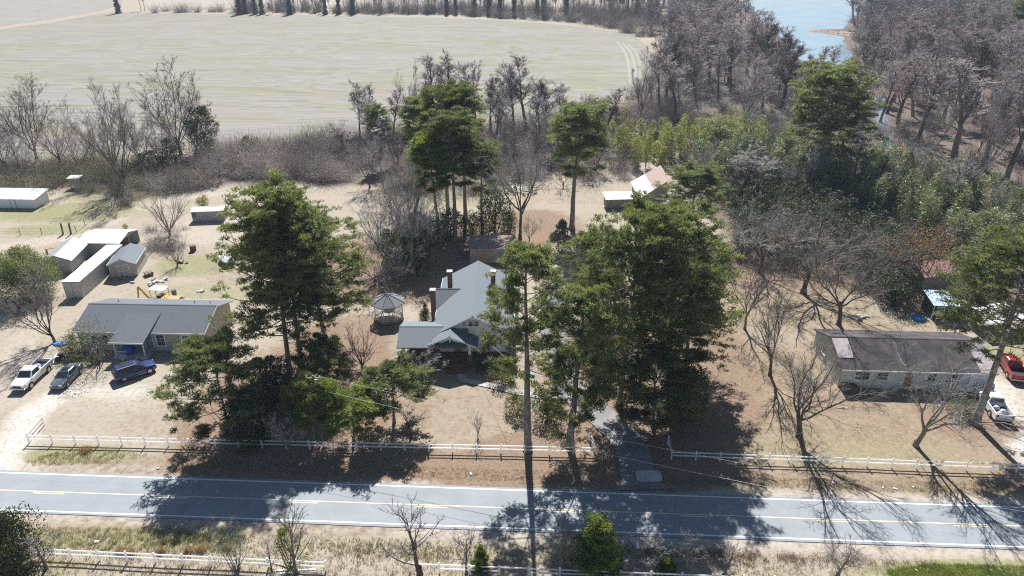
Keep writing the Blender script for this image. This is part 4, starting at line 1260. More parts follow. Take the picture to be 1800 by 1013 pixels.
stuff('bramble_thicket', 'brown brush round the fan-shaped bare tree', V, Q, stem_brush)
V, Q = mounds(58, scatter_poly(br_, [(225, 345), (170, 395), (150, 410), (162, 412), (250, 352), (320, 338), (330, 330)], 34), .9, 1.1, 60, .012)
stuff('bramble_thicket', 'low brown weeds along the wire fence', V, Q, stem_brush)
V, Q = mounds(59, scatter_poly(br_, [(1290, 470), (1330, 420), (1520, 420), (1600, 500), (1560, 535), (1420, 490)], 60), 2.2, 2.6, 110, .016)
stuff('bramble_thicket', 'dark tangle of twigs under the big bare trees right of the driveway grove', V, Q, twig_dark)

# verge grass
def tufts(seed, pts, hgt_, per, w=.03):
    r = np.random.default_rng(seed)
    C = np.repeat(np.concatenate((pts, np.zeros((len(pts), 1))), 1), per, 0)
    C += r.normal(0, .11, C.shape) * [1, 1, 0]
    D = r.normal(0, .45, C.shape); D[:, 2] = 1
    return blades(r, C, D, hgt_, w)
v1 = [(-60, 920), (600, 945), (1100, 962), (1500, 985), (1900, 1000), (1900, 1040), (-60, 1040)]
V, Q = tufts(61, scatter_poly(br_, v1, 5200), .20, 7)
stuff('dry_grass', 'dry tan grass on the near verge', V, Q, grass_dry)
V, Q = tufts(62, np.concatenate((scatter_poly(br_, [(90, 935), (300, 925), (420, 950), (420, 975), (100, 965)], 420), scatter_poly(br_, [(1560, 1000), (1640, 990), (1860, 996), (1860, 1030), (1560, 1022)], 10),
                                 scatter_poly(br_, [(40, 810), (150, 785), (260, 800), (200, 815), (60, 818)], 260), scatter_poly(br_, [(560, 955), (700, 955), (860, 970), (760, 985), (600, 975)], 350))), .20, 8)
stuff('green_grass', 'green grass tufts along the road verges', V, Q, grass_green)
V, Q = tufts(66, scatter_poly(br_, [(1560, 1002), (1640, 992), (1860, 998), (1860, 1030), (1560, 1022)], 2600), .18, 8)
stuff('green_grass', 'bright green grass strip at the near right corner', V, Q, leaf_mat('bright_grass_blades', (0.15, 0.22, 0.03), (0.26, 0.31, 0.08), .5, .35, rand=0.0))
V, Q = tufts(63, np.concatenate([scatter_poly(br_, [(a - 8, b), (a + 8, b), (a + 8, b + 7), (a - 8, b + 7)], 26) for a, b in [(150, 792), (353, 965), (330, 968), (402, 962), (215, 968), (232, 970), (283, 968)]]), .55, 6, .03)
stuff('rusty_grass', 'tall rusty grass clumps beside the fences', V, Q, grass_rust)
V, Q = mounds(64, scatter_poly(br_, [(1080, 972), (1330, 985), (1560, 992), (1660, 992), (1560, 985), (1330, 976), (1090, 962)], 60), .6, .35, 50, .008)
stuff('weed_litter', 'brown dead weeds in the ditch of the near verge', V, Q, mat('dead_weeds', (0.20, 0.11, 0.07), (0.30, 0.19, 0.12), .8, .95))
V, Q = tufts(65, np.concatenate((scatter_poly(br_, [(300, 806), (1060, 832), (1060, 850), (300, 830)], 1400), scatter_poly(br_, [(1180, 838), (1800, 850), (1800, 872), (1180, 852)], 1300))), .11, 6)
stuff('dry_grass', 'short dry grass on the far verge below the white fences', V, Q, grass_dry)

# ------------------------------------------------------------------ buildings
def gable(root, cx, cy, L, W_, eave, ridge, wallm, roofm, axis='x', oh=.35, ohg=.3, th=.14, trim=None, z0=0.0, wall=True, wname='wall', rname='roof', skirt=None):
    """Gabled block: ridge along axis; returns (wall, roof)."""
    hw = W_ / 2
    s = (ridge - eave) / hw
    def put(poly, a, b, m, name):
        c = (cy, cx) if axis == 'x' else (cx, cy)
        mb = MB()
        mb.prism([(p[0] + c[0], p[1]) for p in poly], a + c[1], b + c[1], axis)
        return mb.build(name, m, root)
    w = None
    if wall:
        w = put([(-hw, z0), (hw, z0), (hw, eave - .006), (0, ridge - .006), (-hw, eave - .006)], -L / 2, L / 2, wallm, wname)
    e = hw + oh
    ze = eave - s * oh
    roof = put([(-e, ze), (0, ridge), (e, ze), (e, ze + th), (0, ridge + th), (-e, ze + th)], -L / 2 - ohg, L / 2 + ohg, roofm, rname)
    cap = put([(-.14, ridge + th - .14 * s + .004), (0, ridge + th + .004), (.14, ridge + th - .14 * s + .004), (.14, ridge + th + .03 - .14 * s), (0, ridge + th + .035), (-.14, ridge + th + .03 - .14 * s)], -L / 2 - ohg, L / 2 + ohg, roofm, 'ridge_cap')
    cap.parent = roof
    if trim:
        for sgn in (-1, 1):
            a = sgn * (L / 2 + ohg)
            t = put([(-e - .01, ze - .06), (0, ridge - .06), (e + .01, ze - .06), (e + .01, ze + th - .02), (0, ridge + th - .02), (-e - .01, ze + th - .02)], a + sgn * .002, a + sgn * .045, trim, 'bargeboard')
            t.parent = roof
        for sgn in (-1, 1):
            mb = MB()
            if axis == 'x':
                mb.box((cx, cy + sgn * (e + .022), ze + .05), (L + 2 * ohg - .02, .04, .17))
            else:
                mb.box((cx + sgn * (e + .022), cy, ze + .05), (.04, L + 2 * ohg - .02, .17))
            mb.build('fascia', trim, roof)
    if skirt:
        mb = MB()
        if axis == 'x': mb.box((cx, cy, .2), (L + .03, W_ + .03, .4))
        else: mb.box((cx, cy, .2), (W_ + .03, L + .03, .4))
        mb.build('foundation', skirt, root)
    return w, roof

def window(root, face, at, off, z, w, h, framem=None, nx_=2, nz_=2, name='window', fw=.10):
    """Framed window on an axis-aligned wall. face: -y +y -x +x; at: place along the wall; off: wall plane."""
    framem = framem or white_paint
    sg = -1 if face[0] == '-' else 1
    def b(mb, a0, a1, z0, z1, d0, d1):
        ca, cz, cd = (a0 + a1) / 2, (z0 + z1) / 2, off + sg * (d0 + d1) / 2
        if face[1] == 'y': mb.box((ca, cd, cz), (a1 - a0, d1 - d0, z1 - z0))
        else: mb.box((cd, ca, cz), (d1 - d0, a1 - a0, z1 - z0))
    f = MB()
    x0, x1 = at - w / 2, at + w / 2
    b(f, x0 - fw, x0, z, z + h, 0.002, .06); b(f, x1, x1 + fw, z, z + h, 0.002, .06)
    b(f, x0 - fw, x1 + fw, z + h, z + h + fw, 0.002, .06); b(f, x0 - fw - .03, x1 + fw + .03, z - fw, z, 0.002, .09)
    for k in range(1, nx_):
        xm = x0 + w * k / nx_
        b(f, xm - .018, xm + .018, z, z + h, .022, .042)
    for k in range(1, nz_):
        zm = z + h * k / nz_
        b(f, x0, x1, zm - .025, zm + .025, .022, .046)
    fo = f.build(name, framem, root)
    g = MB()
    b(g, x0, x1, z, z + h, .004, .02)
    g.build('pane', glass_dark, fo)
    return fo

def door(root, face, at, off, z, w, h, m, framem=None):
    sg = -1 if face[0] == '-' else 1
    mb = MB()
    def b(mb, a0, a1, z0, z1, d0, d1):
        ca, cz, cd = (a0 + a1) / 2, (z0 + z1) / 2, off + sg * (d0 + d1) / 2
        if face[1] == 'y': mb.box((ca, cd, cz), (a1 - a0, d1 - d0, z1 - z0))
        else: mb.box((cd, ca, cz), (d1 - d0, a1 - a0, z1 - z0))
    b(mb, at - w / 2, at + w / 2, z, z + h, .003, .04)
    d = mb.build('door', m, root)
    f = MB()
    b(f, at - w / 2 - .1, at - w / 2, z, z + h + .1, .003, .06); b(f, at + w / 2, at + w / 2 + .1, z, z + h + .1, .003, .06)
    b(f, at - w / 2, at + w / 2, z + h, z + h + .1, .003, .06)
    f.build('frame', framem or white_paint, d)
    k = MB()
    b(k, at + w * .34, at + w * .42, z + h * .47, z + h * .51, .04, .09)
    k.build('handle', chrome, d)
    return d

# left: beige ranch house ----------------------------------------------------------------
lh = thing('ranch_house', 'beige one-storey house with a dark grey shingle roof and small front porch', 'house', (-47.1, 83.5, 0), -.036)
gable(lh, 0, 0, 16.2, 8.8, 2.75, 4.25, siding_beige, shingle_grey, oh=.28, ohg=.45, trim=white_paint, skirt=concrete)
for x, w in ((1.7, .95), (5.05, .95)):
    window(lh, '-y', x + .9, -4.4, .85, w, 1.5, nx_=2, nz_=3, fw=.19)
window(lh, '-y', -5.3, -4.4, 1.0, 2.3, 1.2, nx_=3, nz_=2, fw=.14)
window(lh, '-y', -1.9, -4.4, 1.3, 1.6, .8, nx_=3, nz_=1)
window(lh, '+x', -1.2, 8.1, 1.1, .9, 1.3, nz_=3)
door(lh, '-y', 1.05, -4.4, .45, .95, 2.05, mat('blue_grey_door', (0.16, 0.20, 0.28), rough=.5))
mb = MB()
mb.hexa([(-2.65, -6.85, 2.36), (1.75, -6.85, 2.36), (1.75, -1.6, 3.83), (-2.65, -1.6, 3.83)],
        [(-2.65, -6.85, 2.50), (1.75, -6.85, 2.50), (1.75, -1.6, 3.97), (-2.65, -1.6, 3.97)])
pr = mb.build('porch_roof', shingle_grey, lh)
MB().box((-.45, -6.875, 2.44), (4.44, .045, .2)).build('fascia', white_paint, pr)
mb = MB()
for x in (-2.3, 1.4):
    p = MB().box((x, -6.45, 1.37), (.14, .14, 2.02)).build('porch_post', white_paint, lh)
mb = MB().box((-.45, -5.55, .2), (4.2, 2.25, .35))
mb.build('porch_deck', concrete, lh)
mb = MB()
for k in range(3):
    mb.box((-.1, -6.85 - .28 * k, .28 - .11 * k), (1.5, .3, .1))
mb.build('porch_steps', wood_grey, lh)
mb = MB()
for x in (-.95, .75):
    mb.box((x, -7.05, .75), (.06, .9, .06)); mb.box((x, -7.45, .4), (.06, .06, .7))
mb.build('stair_rail', white_paint, lh)
mb = MB()
for k in range(9):
    mb.box((-2.25 + k * .16, -6.5, .75), (.03, .03, .72))
mb.box((-1.6, -6.5, 1.12), (1.4, .06, .06)).box((-1.6, -6.5, .42), (1.4, .05, .05))
mb.build('porch_railing', white_paint, lh)
mb = MB()
for x in (-5.5, 4.8, 6.9):
    mb.cyl((x, 1.6, 3.7), (x, 1.6, 4.15), .05)
mb.build('vent_pipe', black_trim, lh)
MB().box((6.0, -4.43, .55), (.9, .06, .55)).build('crawlspace_door', wood_grey, lh)
tarp_blue = mat('blue_tarp', (0.02, 0.09, 0.42), (0.03, 0.13, 0.5), 3, .5, bump=.4)
def cover(name, label, categ, x, y, z, rx_, ry_, h, m, seed=1, group=None):
    r = random.Random(seed)
    t = thing(name, label, categ, (x, y, z), 0, group)
    rings = []
    for k, (f, zz_) in enumerate(((1, 0), (.97, .45), (.75, .85), (.35, 1.0))):
        rings.append([(rx_ * f * cos(a) * r.uniform(.88, 1.1), ry_ * f * sin(a) * r.uniform(.88, 1.1), h * zz_ * r.uniform(.9, 1.1)) for a in np.arange(0, 6.2, .52)])
    MB().loft(rings).build('sheet', m, t, smooth=True)
    return t
c, s_ = cos(-.036), sin(-.036)
def lhw(x, y):
    return (-47.1 + x * c - y * s_, 83.5 + x * s_ + y * c)
X, Y = lhw(-1.2, -5.6)
cover('tarp_pile', 'bright blue tarp over a heap on the porch of the beige house', 'tarp', X, Y, .37, .85, .6, 1.1, tarp_blue, 3)
p = G(108, 606)
cover('blue_sheet', 'flat blue sheet on the ground at the foot of the leaning bare tree', 'tarp', p[0], p[1], 0, 1.1, .6, .35, mat('blue_sheet', (0.03, 0.22, 0.62), (0.05, 0.3, 0.7), 3, .5), 4)

# centre: white craftsman house --------------------------------------------------------
mh = thing('craftsman_house', 'white wooden house with pale grey cross-gabled roof and three chimneys', 'house', (-4.8, 76.7, 0))
# local: x across, y to the back; front gable wall at y=.8
gable(mh, 0, 8.55, 15.6, 8.6, 3.75, 6.05, siding_white, shingle_pale, axis='y', oh=.85, ohg=.55, trim=white_paint)
gable(mh, -3.2, 10.1, 4.9, 5.4, 3.45, 4.95, siding_white, shingle_pale, axis='x', oh=.35, ohg=.25, wname='side_wing', rname='wing_roof')
gable(mh, 3.2, 10.1, 4.9, 5.4, 3.45, 4.95, siding_white, shingle_pale, axis='x', oh=.35, ohg=.25, wname='side_wing', rname='wing_roof')
MB().box((0, 8.55, .42), (8.66, 15.66, .84)).build('foundation', brick, mh)
# porch wing with its ridge across, and the porch gable to the front
gable(mh, -4.9, 1.1, 8.0, 5.8, 3.15, 4.15, siding_white, shingle_pale, axis='x', oh=.4, ohg=.25, wall=False, rname='porch_roof')
gable(mh, -2.75, .6, 4.2, 5.7, 3.1, 4.35, siding_white, shingle_pale, axis='y', oh=.55, ohg=.35, trim=white_paint, wall=False, rname='porch_gable_roof')
mb = MB().prism([(-2.75 - 2.6, 3.12), (-2.75 + 2.6, 3.12), (-2.75, 4.2)], -1.42, -1.3, 'y')
gb = mb.build('gable_board', siding_white, mh)
pw = MB()
for sgn in (-1, 1):
    x = -2.75 + sgn * .42
    pw.prism([(x - .33, 3.42), (x + .33, 3.42), (x - sgn * .33, 3.42 + .42)], -1.46, -1.425, 'y')
pw.build('attic_window', glass_dark, gb)
MB().box((-4.4, .65, .4), (7.6, 5.2, .8)).build('porch_floor', brick, mh)
for x, y in ((-8.4, -1.6), (-5.3, -1.5), (-.35, -1.5), (-8.4, 2.9)):
    cb = MB().box((x, y, 1.35), (.6, .6, 1.1)).build('porch_pier', brick, mh)
    MB().hexa([(x - .2, y - .2, 1.9), (x + .2, y - .2, 1.9), (x + .2, y + .2, 1.9), (x - .2, y + .2, 1.9)],
              [(x - .13, y - .13, 3.1), (x + .13, y - .13, 3.1), (x + .13, y + .13, 3.1), (x - .13, y + .13, 3.1)]).build('porch_column', white_paint, cb)
MB().box((-4.4, -1.55, 3.02), (8.4, .22, .2)).build('porch_beam', white_paint, mh)
mb = MB()
for k in range(4):
    mb.box((-1.9, -2.15 - .3 * k, .66 - .19 * k), (1.9, .34, .19))
mb.build('porch_steps', brick, mh)
window(mh, '-y', 1.45, .75, 1.75, .75, 1.5, nx_=1, nz_=2, fw=.14)
window(mh, '-y', 2.4, .75, 1.75, .75, 1.5, nx_=1, nz_=2, fw=.14)
window(mh, '-y', -.28, .75, 4.55, .48, .62, nx_=1, nz_=2)
window(mh, '-y', .42, .75, 4.55, .48, .62, nx_=1, nz_=2)
MB().box((-1.05, .73, 4.8), (.45, .04, .5)).build('attic_vent', siding_greygreen, mh)
window(mh, '-y', -4.0, .75, 1.6, 1.3, 1.5, nx_=2, nz_=2)
door(mh, '-y', -1.9, .75, .85, 1.0, 2.1, wood_brown)
for x, y, h in ((-5.55, 7.2, 6.3), (-3.75, 12.55, 6.5), (2.2, 12.55, 6.5)):
    ch = MB().box((x, y, h / 2), (.62, .62, h)).build('chimney', brick, mh)
    MB().box((x, y, h + .05), (.78, .78, .1)).build('chimney_cap', concrete, ch)
fl = mat('rusty_flashing', (0.36, 0.17, 0.11), (0.45, 0.27, 0.2), 4, .8)
def on_main(x, y):                  # height of the main roof's upper side (left slope)
    return 6.05 + .14 - abs(x) * (6.05 - 3.75) / 4.3
mb = MB()
mb.add([(-3.9, 8.0, on_main(3.9, 0) + .012), (-3.5, 8.3, on_main(3.5, 0) + .012), (-2.5, 9.9, on_main(2.5, 0) + .012), (-2.8, 10.0, on_main(2.8, 0) + .012)], [(0, 1, 2, 3)])
mb.build('roof_flashing', fl, mh)
MB().box((-6.3, 6.6, 1.0), (.8, .9, .9)).build('side_hatch', white_paint, mh)

# gazebo ------------------------------------------------------------------------------
gp = G(683, 563)
gz = thing('gazebo', 'octagonal gazebo with grey roof and white lattice railings', 'gazebo', (gp[0], gp[1] + .6, 0), .2)
R_ = 2.15
def octa(r, z, a0=pi / 8):
    return [(r * cos(a0 + k * pi / 4), r * sin(a0 + k * pi / 4), z) for k in range(8)]
MB().loft([octa(R_, .05), octa(R_, .35)]).build('floor', wood_grey, gz)
mb = MB().loft([octa(R_ + .3, 2.55), octa(R_ + .3, 2.66), octa(.06, 3.75)])
gr = mb.build('roof', mat('gazebo_shingle', (0.15, 0.15, 0.165), (0.20, 0.20, 0.21), 6, .9), gz)
mb = MB()
for k in range(8):
    a = pi / 8 + k * pi / 4
    mb.cyl(((R_ + .3) * cos(a), (R_ + .3) * sin(a), 2.69), (.05 * cos(a), .05 * sin(a), 3.8), .04, n=5)
mb.cyl((0, 0, 3.7), (0, 0, 4.1), .07, .03, 6)
mb.build('finial', mat('ridge_metal', (0.26, 0.26, 0.28), rough=.6), gr)
for k in range(8):
    a = pi / 8 + k * pi / 4
    MB().cyl((R_ * .94 * cos(a), R_ * .94 * sin(a), .35), (R_ * .94 * cos(a), R_ * .94 * sin(a), 2.6), .07, n=6).build('post', white_paint, gz)
for k in range(8):
    if k == 1: continue
    a, b = pi / 8 + k * pi / 4, pi / 8 + (k + 1) * pi / 4
    mb = MB()
    P0, P1 = np.array((cos(a), sin(a))) * R_ * .94, np.array((cos(b), sin(b))) * R_ * .94
    for z in (.45, 1.2):
        mb.cyl((*P0, z), (*P1, z), .04, n=5)
    for j in range(1, 12):
        q = P0 + (P1 - P0) * j / 12
        mb.cyl((*q, .45), (*q, 1.2), .022, n=4)
    mb.cyl((*P0, 2.45), (*P1, 2.45), .05, n=5)
    mb.build('railing', white_paint, gz)
gt = thing('garden_table', 'white cloth-covered table inside the gazebo', 'table', (gp[0], gp[1] + .7, .35))
MB().cyl((0, 0, .72), (0, 0, .78), .75, n=14).build('tabletop', white_paint, gt)
MB().cyl((0, 0, 0), (0, 0, .72), .08, n=8).build('leg', white_paint, gt)

# flat-roofed outbuilding behind the white house ---------------------------------------
ob = thing('block_outbuilding', 'low flat-roofed block building in pine shade behind the white house', 'outbuilding', (-3.2, 109.5, 0), 0)
MB().box((0, 0, 1.2), (7.2, 5.6, 2.4)).build('wall', mat('block_wall', (0.23, 0.21, 0.20), (0.33, 0.31, 0.30), .8, .9), ob)
MB().box((0, 0, 2.47), (7.6, 6.0, .12)).build('roof', mat('littered_flat_roof', (0.27, 0.19, 0.14), (0.40, 0.31, 0.25), 1.2, .95, detail=8), ob)
door(ob, '-y', -1.5, -2.8, 0, .9, 2.0, wood_brown, wood_grey)

# right: long house with brown roof -----------------------------------------------------
rz_ = -.052
rh = thing('brown_roof_house', 'long run-down house with mottled brown roof and grey-green end wall', 'house', (47.3, 74.9, 0), rz_)
gable(rh, 0, 0, 17.4, 9.0, 2.55, 4.1, siding_greygreen, shingle_brown, oh=.35, ohg=.2, skirt=concrete)
mb = MB().hexa([(-8.75, -3.2, 3.19), (-6.9, -3.2, 3.19), (-6.9, -.35, 4.18), (-8.75, -.35, 4.18)], [(-8.75, -3.2, 3.23), (-6.9, -3.2, 3.23), (-6.9, -.35, 4.22), (-8.75, -.35, 4.22)])
mb.build('patch_sheet', pink_sheet, rh)
mb = MB().hexa([(6.9, -4.9, 2.60), (8.95, -4.9, 2.60), (8.95, -.6, 4.10), (6.9, -.6, 4.10)], [(6.9, -4.9, 2.64), (8.95, -4.9, 2.64), (8.95, -.6, 4.14), (6.9, -.6, 4.14)])
mb.build('patch_sheet', pink_sheet, rh)
MB().box((0, -4.88, 2.47), (17.6, .05, .18)).build('fascia', white_paint, rh)
wall_pale = mat('pale_front_wall', (0.62, 0.64, 0.62), (0.50, 0.53, 0.50), 1.2, .7, stretch=(6, 1, .5))
MB().box((-.6, -4.52, 1.45), (16.0, .03, 2.1)).build('front_cladding', wall_pale, rh)
for x, w in ((-6.2, 1.6), (-3.9, 1.2), (1.7, .9), (3.9, 1.3)):
    window(rh, '-y', x, -4.54, 1.15, w, 1.0, nx_=2, nz_=2)
door(rh, '-y', -.9, -4.54, .35, .95, 2.0, wood_brown)
window(rh, '-x', 1.0, -8.7, 1.2, .9, 1.0)
mb = MB()
for k in range(4):
    mb.box((5.4 + k * .95, -4.6, 1.2), (.9, .05, 2.2))
mb.build('sheet_panel', mat('blue_white_panel', (0.62, 0.68, 0.74), (0.50, 0.57, 0.64), 1.5, .5), rh)
MB().box((-7.6, -5.1, .35), (1.6, 1.1, .7)).build('porch_step', brick, rh)

# sheds -----------------------------------------------------------------------------------
def placed(name, label, categ, a, b, W_, eave, ridge, wm, rm, oh=.15, ohg=.12, trim=None):
    """Gabled shed whose ridge runs from ground point a to b."""
    a, b = np.array(a[:2]), np.array(b[:2])
    mid = (a + b) / 2
    d = b - a
    t = thing(name, label, categ, (mid[0], mid[1], 0), math.atan2(d[1], d[0]))
    gable(t, 0, 0, np.linalg.norm(d), W_, eave, ridge, wm, rm, oh=oh, ohg=ohg, th=.08, trim=trim)
    return t, np.linalg.norm(d)
# shipping container (straight, flat)
A, B = G(124, 496, 2.6)[:2], G(201, 431, 2.6)[:2]
mid, d = (A + B) / 2, B - A
cl = np.linalg.norm(d)
ct = thing('shipping_container', 'long grey shipping container with a white roof beside the sheds', 'container', (mid[0], mid[1], 0), math.atan2(d[1], d[0]))
prof = []
mb = MB()
n = int(cl / .28)
for sgn in (-1, 1):
    pts = []
    for k in range(n + 1):
        x = -cl / 2 + .1 + (cl - .2) * k / n
        pts.append((x, sgn * (1.19 if k % 2 else 1.23)))
    pts += [(cl / 2 - .1, sgn * 1.12), (-cl / 2 + .1, sgn * 1.12)]
    mb.prism(pts, .15, 2.5, 'z')
mb.box((-cl / 2 + .06, 0, 1.33), (.08, 2.2, 2.36)); mb.box((cl / 2 - .06, 0, 1.33), (.08, 2.2, 2.36))
for sx in (-1, 1):
    for sy in (-1, 1):
        mb.box((sx * (cl / 2 - .06), sy * 1.17, 1.3), (.16, .16, 2.6))
    mb.box((sx * (cl / 2 - .05), 0, .1), (.12, 2.2, .16))
mb.box((0, -1.19, .1), (cl - .3, .1, .16)); mb.box((0, 1.19, .1), (cl - .3, .1, .16))
mb.build('body', metal_grey, ct)
MB().box((0, 0, 2.62), (cl + .05, 2.55, .06)).build('roof', metal_white, ct)
for sy in (-.56, .56):
    dm = MB().box((-cl / 2 - .012, sy, 1.3), (.06, 1.08, 2.25)).build('door', mat('container_door', (0.43, 0.40, 0.38), (0.56, 0.52, 0.50), 2, .6), ct)
    MB().cyl((-cl / 2 - .07, sy * .45, .3), (-cl / 2 - .07, sy * .45, 2.35), .025, n=6).build('lock_rod', chrome, dm)
# barn-shaped shed
bs, bl_ = placed('barn_shed', 'grey shingled garden shed with white-framed double door', 'shed', G(219, 487), G(237, 459), 3.9, 2.15, 3.05, mat('tan_shed_siding', (0.40, 0.38, 0.34), (0.47, 0.44, 0.40), 2, .8, stretch=(5, 5, .3)), shingle_pale, trim=white_paint)
sd_ = door(bs, '-x', -.1, -bl_ / 2, .15, 1.5, 1.85, mat('tan_shed_door', (0.42, 0.39, 0.35), (0.48, 0.45, 0.41), 2, .8))
mb = MB()
mb.box((-bl_ / 2 - .055, -.1, 1.05), (.02, .09, 1.8)); mb.box((-bl_ / 2 - .055, -.1, 1.05), (.018, 1.4, .09))
mb.build('batten', white_paint, sd_)
MB().box((-bl_ / 2 - .5, 0, .08), (1.0, 1.8, .06), ry=.08).build('ramp', wood_grey, bs)
# weathered shed
ws, wl = placed('weathered_shed', 'weathered white wooden shed with dark lean roof left of the container', 'shed', G(104, 481), G(137, 447), 3.9, 2.2, 3.0, mat('peeling_white_wall', (0.52, 0.52, 0.53), (0.34, 0.34, 0.36), 1.4, .8, stretch=(4, 4, .5)), mat('dark_metal_roof', (0.25, 0.25, 0.255), (0.32, 0.32, 0.32), 1.2, .6, stretch=(1, 6, 1)))
door(ws, '-x', .3, -wl / 2, .05, 1.0, 1.9, wood_grey, wood_grey)
MB().hexa([(-wl / 2 - .1, -2.35, 2.0), (wl / 2 + .1, -2.35, 2.0), (wl / 2 + .1, -1.9, 2.36), (-wl / 2 - .1, -1.9, 2.36)], [(-wl / 2 - .1, -2.35, 2.04), (wl / 2 + .1, -2.35, 2.04), (wl / 2 + .1, -1.9, 2.40), (-wl / 2 - .1, -1.9, 2.40)]).build('eave_sheet', metal_white, ws)
# metal carport
cp = thing('carport', 'white metal carport standing behind the container', 'carport', (-68.4, 112.6, 0), -.03)
gable(cp, 0, .4, 7.0, 6.2, 2.15, 2.95, metal_white, metal_white, oh=.12, ohg=.15, th=.06, wall=False)
MB().box((-3.4, .4, 1.05), (.05, 6.0, 2.1)).build('end_wall', metal_grey, cp)
MB().box((0, 3.4, 1.05), (7.0, .05, 2.1)).build('side_wall', metal_grey, cp)
MB().box((0, -2.62, 1.0), (7.0, .05, 1.9)).build('side_wall', metal_grey, cp)
MB().prism([(-2.7, 2.2), (3.5, 2.2), (.4, 2.93)], 3.3, 3.36, 'x').build('gable_sheet', metal_grey, cp)
for y in (-2.5, .4, 3.3):
    MB().box((3.4, y, 1.08), (.08, .08, 2.1)).build('post', metal_grey, cp)
# long low shed
ls, ll = placed('low_shed', 'small weathered grey shed with white metal roof standing alone on the back lawn', 'shed', G(343, 386), G(399, 384), 2.7, 2.0, 2.45, mat('bleached_siding', (0.33, 0.32, 0.30), (0.45, 0.44, 0.42), 1.2, .9, stretch=(5, 5, .4)), metal_white)
window(ls, '-y', 1.9, -1.35, 1.0, .6, .7, wood_grey, 1, 2); window(ls, '-y', -2.5, -1.35, 1.0, .6, .7, wood_grey, 1, 2)
# coop at far left
cs = thing('long_coop', 'white metal-roofed animal shed at the left edge by the paddock', 'shed', (*G(10, 366)[:2], 0), -.04)
MB().hexa([(-7.2, 0, 0), (6.2, 0, 0), (6.2, 4.2, 0), (-7.2, 4.2, 0)], [(-7.2, 0, 1.9), (6.2, 0, 1.9), (6.2, 4.2, 2.5), (-7.2, 4.2, 2.5)]).build('wall', siding_white, cs)
MB().hexa([(-7.5, -.3, 1.88), (6.6, -.3, 1.88), (6.6, 4.5, 2.56), (-7.5, 4.5, 2.56)], [(-7.5, -.3, 1.95), (6.6, -.3, 1.95), (6.6, 4.5, 2.63), (-7.5, 4.5, 2.63)]).build('roof', metal_white, cs)
door(cs, '-y', -2.6, 0, .05, 1.0, 1.7, black_trim); door(cs, '-y', 1.8, 0, .05, .9, 1.6, siding_white, wood_grey)
mb = MB()
for x in (-5, -.5, 3.8):
    mb.box((x, 2.1, 2.28), (.25, 4.85, .05), rx=.141)
rr_ = mb.build('roof_seam', metal_grey, cs)
hb_ = thing('raised_hutch', 'small raised hutch with a flat metal roof under the hedgerow trees', 'hutch', (*G(137, 330)[:2], 0), .1)
MB().box((0, 0, 1.7), (2.2, 1.6, 1.2)).build('box', wood_grey, hb_)
MB().box((0, 0, 2.36), (2.7, 2.1, .06), rx=.05).build('roof', metal_white, hb_)
for sx in (-1, 1):
    for sy in (-.7, .7):
        MB().box((sx, sy, .55), (.1, .1, 1.1)).build('leg', wood_grey, hb_)
# barn with rusty and white roof
A_, B_, C_ = G(1108, 321, 4.3), G(1161, 291, 4.3), G(1124, 350, 2.7)
D_ = B_ + (C_ - A_)
o_ = (A_ + B_ + C_ + D_) / 4; o_[2] = 0
A_, B_, C_, D_ = A_ - o_, B_ - o_, C_ - o_, D_ - o_
bn = thing('barn', 'barn with a sloping metal roof half white and half rusty, in front of the bamboo', 'barn', o_)
def lerp(p, q, t): return p + (q - p) * t
up_ = np.array((0, 0, 1.0))
ins = [lerp(p, (A_ + B_ + C_ + D_) / 4, .06) for p in (C_, D_, B_, A_)]
MB().hexa([(p[0], p[1], 0) for p in ins], [(p[0], p[1], p[2] - .03) for p in (lerp(C_, B_, .06), lerp(D_, A_, .06), lerp(B_, C_, .06), lerp(A_, D_, .06))]).build('wall', wood_grey, bn)
M0, M1 = lerp(A_, B_, .46), lerp(C_, D_, .46)
MB().hexa([C_, M1, M0, A_], [p + up_ * .08 for p in (C_, M1, M0, A_)]).build('roof', metal_white, bn)
MB().hexa([M1, D_, B_, M0], [p + up_ * .085 for p in (M1, D_, B_, M0)]).build('roof', rust, bn)["label"] = 'rusty half of the metal roof'
lt = thing('lean_to', 'low white-roofed lean-to at the left of the rusty barn', 'shed', (*G(1088, 362)[:2], 0), .06)
MB().box((0, 0, 1.0), (5.6, 3.0, 2.0)).build('wall', wood_grey, lt)
MB().box((0, 0, 2.12), (6.2, 3.6, .07), rx=.10).build('roof', metal_white, lt)
# hut in the bamboo
a, b = G(1598, 500), G(1655, 494)
ht, hl = placed('rusty_roof_hut', 'small hut with a rusty pinkish roof hidden in the bamboo', 'hut', a, b, 5.0, 2.3, 3.6, wood_grey, mat('pink_rust_roof', (0.36, 0.19, 0.17), (0.46, 0.30, 0.28), 1.5, .8, stretch=(1, 5, 1)))
